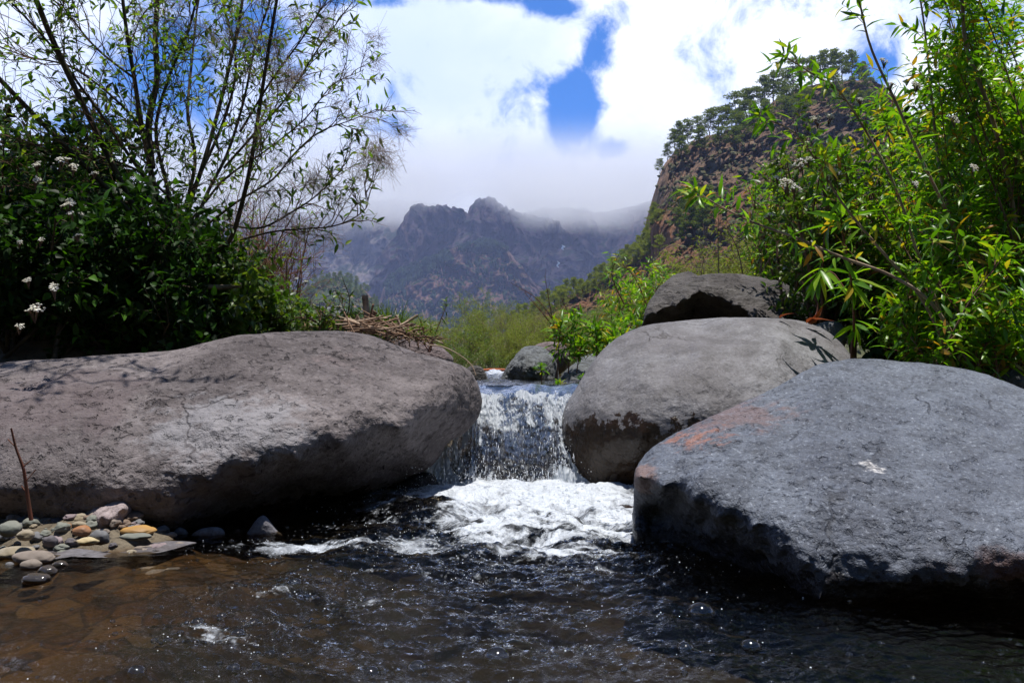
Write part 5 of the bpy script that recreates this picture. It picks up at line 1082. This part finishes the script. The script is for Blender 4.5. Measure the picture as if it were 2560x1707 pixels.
T = Tubes(); c = catmull(P([28, 40, 58, 66, 78], [1070, 1120, 1170, 1220, 1300], [2.14, 2.15, 2.16, 2.17, 2.18]), 26); T.add(c, np.linspace(.0022, .005, 26), 6)
for i, a in ((6, (-.02, 0, .02)), (12, (.02, 0, .015)), (17, (.025, .0, .03)), (20, (-.015, 0, .02))): T.add(catmull([c[i], c[i]+np.array(a)*.6, c[i]+np.array(a)], 5), .0015, 4)
ob = T.obj('dead_sapling', m_red); tag(ob, 'brown dead stem standing in the gravel before the left boulder', 'stem')
def logg(name, pts, r, label, mat, d, group=None, cat='driftwood', d1=None, k=9):
    T = Tubes(); a = np.array(pts, float); c = catmull(P(a[:, 0], a[:, 1], np.linspace(d, d1 or d, len(a))), 20); T.add(c, r*(1+.12*fbm(vec3(np.arange(20)*.4+label.__len__(), 0*np.arange(20), 0*np.arange(20)), 2)), k)
    V = np.vstack(T.V); Fc = np.vstack(T.F); m0 = c[0]; m1 = c[-1]; n = len(V); V = np.vstack([V, m0, m1]); Fl = [tuple(x) for x in Fc]; k0 = 19*k
    Q = np.vstack([Fc, [[n, (i+1) % k, i, i] for i in range(k)], [[n+1, k0+i, k0+(i+1) % k, k0+(i+1) % k] for i in range(k)]])
    cc = np.array([V[:, 0].mean(), V[:, 1].mean(), V[:, 2].min()]); me = bpy.data.meshes.new(name); me.from_pydata((V-cc).tolist(), [], [tuple(dict.fromkeys(map(int, f))) for f in Q]); me.materials.append(mat)
    me.polygons.foreach_set('use_smooth', np.ones(len(me.polygons), bool)); o = link(name, me); o.location = cc; tag(o, label, cat, group); return o
m_wood = simple('driftwood', (.42, .32, .24), .85, .2, (.20, .14, .10), 26, .006, (1, 1, 1)); m_wood2 = simple('driftwood_brown', (.24, .15, .10), .85, .2, (.11, .07, .05), 30, .004)
logg('log', [(866, 804), (890, 812), (915, 820), (932, 826)], .017, 'thick pale peeled log lying at the left of the driftwood heap', m_wood, 3.62, d1=3.5, cat='log')
logg('log', [(912, 738), (915, 765), (919, 800)], .014, 'upright pale broken stump standing out of the driftwood heap', m_wood, 3.8, cat='log')
logg('log', [(938, 778), (928, 792), (915, 812)], .012, 'short thick brown stick leaning right beside the upright stump', m_wood2, 3.68, cat='log')
logg('log', [(893, 788), (902, 812)], .005, 'pale thin stick leaning left in the driftwood heap', m_wood, 3.65, cat='stick')
logg('log', [(1045, 788), (1025, 800), (1005, 812)], .006, 'pale stick pointing up right at the end of the driftwood heap', m_wood, 3.6, cat='stick')
logg('log', [(990, 788), (1000, 812), (1010, 825)], .006, 'grey stick leaning against the right end of the driftwood heap', m_wood, 3.62, cat='stick')
logg('log', [(1040, 812), (1000, 813)], .006, 'horizontal tan stick on the right of the driftwood heap', m_wood, 3.6, cat='stick')
logg('log', [(507, 716), (560, 718), (603, 713)], .012, 'pale bare branch lying across the shrub at the foot of the open tree', m_wood, 4.0, cat='branch')
logg('log', [(1182, 932), (1200, 926), (1235, 924), (1272, 925)], .011, 'bright orange brown branch lying across the stream behind the pool', simple('orange_branch', (.50, .12, .03), .6, .3, (.32, .08, .03), 8), 7.4, cat='branch')
for i in range(120):
    x = 870+215*rnd.random()**1.0; yb_ = 826+.00045*(x-870)**2+6; y = yb_-(34*math.exp(-((x-930)/75)**2)+8)*rnd.random(); an = rnd.gauss(.15, .35); l = rnd.uniform(14, 46); d = rnd.uniform(3.45, 3.8)
    if rnd.random() < .15: an += 1.2
    logg('driftwood_stick', [(x-l*math.cos(an), y-l*math.sin(an)), (x, y+rnd.uniform(-4, 4)), (x+l*math.cos(an), y+l*math.sin(an))], rnd.uniform(.0014, .0042), 'thin dry stick in the tangled driftwood heap behind the left boulder', rnd.choice([m_wood, m_wood2, m_wood2]), d, 'sticks of the driftwood heap', 'stick', d+rnd.uniform(-.1, .1), 5)
# grass tuft behind the heap
rs = np.random.RandomState(9); n = 420; b_ = P(rs.uniform(905, 1000, n), np.full(n, 850.), rs.uniform(3.9, 4.2, n)); dr = nrm(rs.normal(size=(n, 3))*np.array([.45, .45, 0])+np.array([0, 0, 1.]))
v_, f_, t_ = leafmesh(b_, dr, rs.uniform(.10, .19, n), .005, .5, .2, False, rs, .2); ob = solid('grass', v_, f_, m_lh, True, {'tint': t_}); tag(ob, 'green grass tuft growing behind the driftwood heap', 'grass', kind='stuff')
# dead leaves
def deadleaf(px, py, d, L, W, dr, label, n=1):
    rs = np.random.RandomState(int(px)); p = np.tile(P(px, py, d), (n, 1))+rs.normal(size=(n, 3))*.004*(n > 1); v_, f_, t_ = leafmesh(p, np.tile(dr, (n, 1))+rs.normal(size=(n, 3))*.5*(n > 1), L, W, .9, .8, False, rs, .3)
    ob = solid('dead_leaf', v_, f_, m_dead, True, {'tint': t_}); tag(ob, label, 'dead leaf')
deadleaf(1950, 797, 3.45, .035, .022, (.3, 0, 1.), 'curled reddish dead leaf standing on the crest of the rounded boulder')
deadleaf(2020, 806, 3.5, .07, .03, (1, 0, .5), 'crumpled brown dead leaf at the foot of the willow shoot', 3)
deadleaf(2138, 930, 3.12, .05, .02, (.3, 0, -.6), 'bunch of curled orange dead leaves beside the willow shoot stem', 5)
deadleaf(160, 1305, 2.2, .02, .008, (1, 0, .2), 'small orange dead leaf lying on the gravel', 2)

# --- feathery thicket on the valley floor
def thproto(seed, h, lean, leafm, nleaf, bare=False):
    t = Plant(seed); rs = t.rs
    for i in range(9):
        a = rs.rand()*6.28; q = rs.rand()*.55*h*lean; e_ = np.array([math.cos(a)*q, math.sin(a)*q, h*(.65+.35*rs.rand())]); c = t.stem([np.array([.1*rs.normal(), .1*rs.normal(), 0]), e_*.5+np.array([0, 0, .1*h]), e_], .014*h/2, .004, 12, 4)
        t.grow(c, 11, .08, 1., .30*h, .004, .7, .25, 1, .25, .04 if not bare else .12, .075, .020, .95, (5, .55))
    e = t.build('thicket_shrub', 'x', 'shrub', (0, 0, 0), m_pale, leafm, None, m_twig if not bare else m_pale, True, names=('stems', 'foliage')); return e
tp = [thproto(91, 2.0, 1., m_lf, 0), thproto(92, 2.2, .9, m_lf, 0), thproto(93, 1.8, 1.2, m_lh, 0), thproto(94, 2.6, .8, m_lf, 0, True)]
tu_ = set()
def put_shrub(px, top, d, i, wd=1.):
    g_ = float(ground_h(np.array([(px-1280)/F*d]), np.array([d]))[0]) if 'ground_h' in globals() else .3
    tp_ = P(px, top, d); h = tp_[2]-g_; o = tp[i]; H = (2.0, 2.2, 1.8, 2.6)[i]
    if i in tu_: o = copy_tree(o)
    tu_.add(i); s_ = max(h/H, .2)*1.02; o.location = (tp_[0], tp_[1], g_-.05); o.scale = (s_*wd*1.1, s_*wd*1.1, s_); o.rotation_euler = (0, 0, rnd.random()*6.28)
    if i == 3: tag(o, 'pale half bare bush among the green thicket of the valley floor', 'shrub', 'half bare bushes of the valley thicket')
    else: tag(o, 'feathery olive green bush of the thicket on the valley floor', 'shrub', 'olive green bushes of the valley thicket')
for px, top, d, i, wd in ((1010, 800, 14, 0, 1), (1050, 815, 11, 1, 1.1), (1090, 820, 17, 0, 1.2), (1130, 806, 15, 1, 1.2), (1170, 815, 13, 2, 1.3), (1205, 800, 19, 0, 1.2), (1240, 830, 12, 1, 1.2), (1265, 770, 24, 3, 1), (1290, 810, 16, 0, 1.2), (1215, 740, 60, 1, .9), (1190, 765, 55, 0, 1),
        (1330, 790, 18, 1, 1.2), (1360, 770, 22, 3, 1), (1380, 800, 14, 0, 1.1), (1430, 785, 26, 0, 1.2), (1470, 770, 24, 1, 1.1), (1500, 755, 30, 3, 1), (1530, 765, 18, 2, 1.1), (1560, 745, 22, 0, 1.2), (1600, 725, 20, 1, 1.1), (1650, 690, 22, 2, 1.2), (1700, 665, 20, 0, 1.1), (1760, 645, 20, 3, 1.), (1800, 630, 24, 1, 1.2),
        (1860, 590, 22, 0, 1.2), (1920, 580, 22, 3, 1.2), (1960, 600, 16, 1, 1.2), (2040, 560, 20, 0, 1.2), (2120, 540, 20, 3, 1.2), (2250, 520, 20, 1, 1.3), (1100, 850, 9, 2, 1.3), (1150, 860, 9.5, 2, 1.3), (1230, 865, 10, 2, 1.3), (1290, 860, 10, 0, 1.2), (1000, 850, 8.5, 2, 1.2), (960, 830, 12, 0, 1.3), (930, 815, 18, 1, 1.2), (880, 800, 22, 0, 1.2), (840, 790, 24, 3, 1),
        (790, 780, 20, 1, 1.2), (740, 790, 18, 0, 1.2), (680, 770, 16, 2, 1.2), (1420, 840, 9, 2, 1.2), (1480, 830, 8.5, 0, 1.1), (1560, 800, 8, 2, 1.1), (1345, 850, 8.8, 1, 1.1), (1620, 720, 10, 0, 1.2), (1400, 765, 40, 0, 1.3), (1330, 780, 42, 1, 1.3), (1100, 790, 40, 1, 1.4), (1050, 790, 36, 0, 1.4), (1270, 790, 38, 1, 1.4),
        (560, 650, 9, 1, 1.2), (460, 640, 8.5, 0, 1.2), (640, 690, 12, 0, 1.1), (1700, 680, 9, 3, 1.1), (1880, 650, 9, 0, 1.2), (2000, 640, 8.5, 1, 1.2)):
    put_shrub(px, top, d, i, wd)
# ------------------------------------------------------------------ render settings
scn.view_settings.view_transform = 'Standard'; scn.view_settings.look = 'None'; scn.view_settings.exposure = 0.38; scn.view_settings.gamma = 1.0
scn.render.engine = 'CYCLES'; cy = scn.cycles
cy.max_bounces = 12; cy.diffuse_bounces = 2; cy.glossy_bounces = 3; cy.transmission_bounces = 4; cy.volume_bounces = 7; cy.transparent_max_bounces = 10
cy.sample_clamp_indirect = 4; cy.caustics_reflective = False; cy.caustics_refractive = False; cy.use_denoising = True
cy.volume_step_rate = 1.0; cy.volume_max_steps = 48
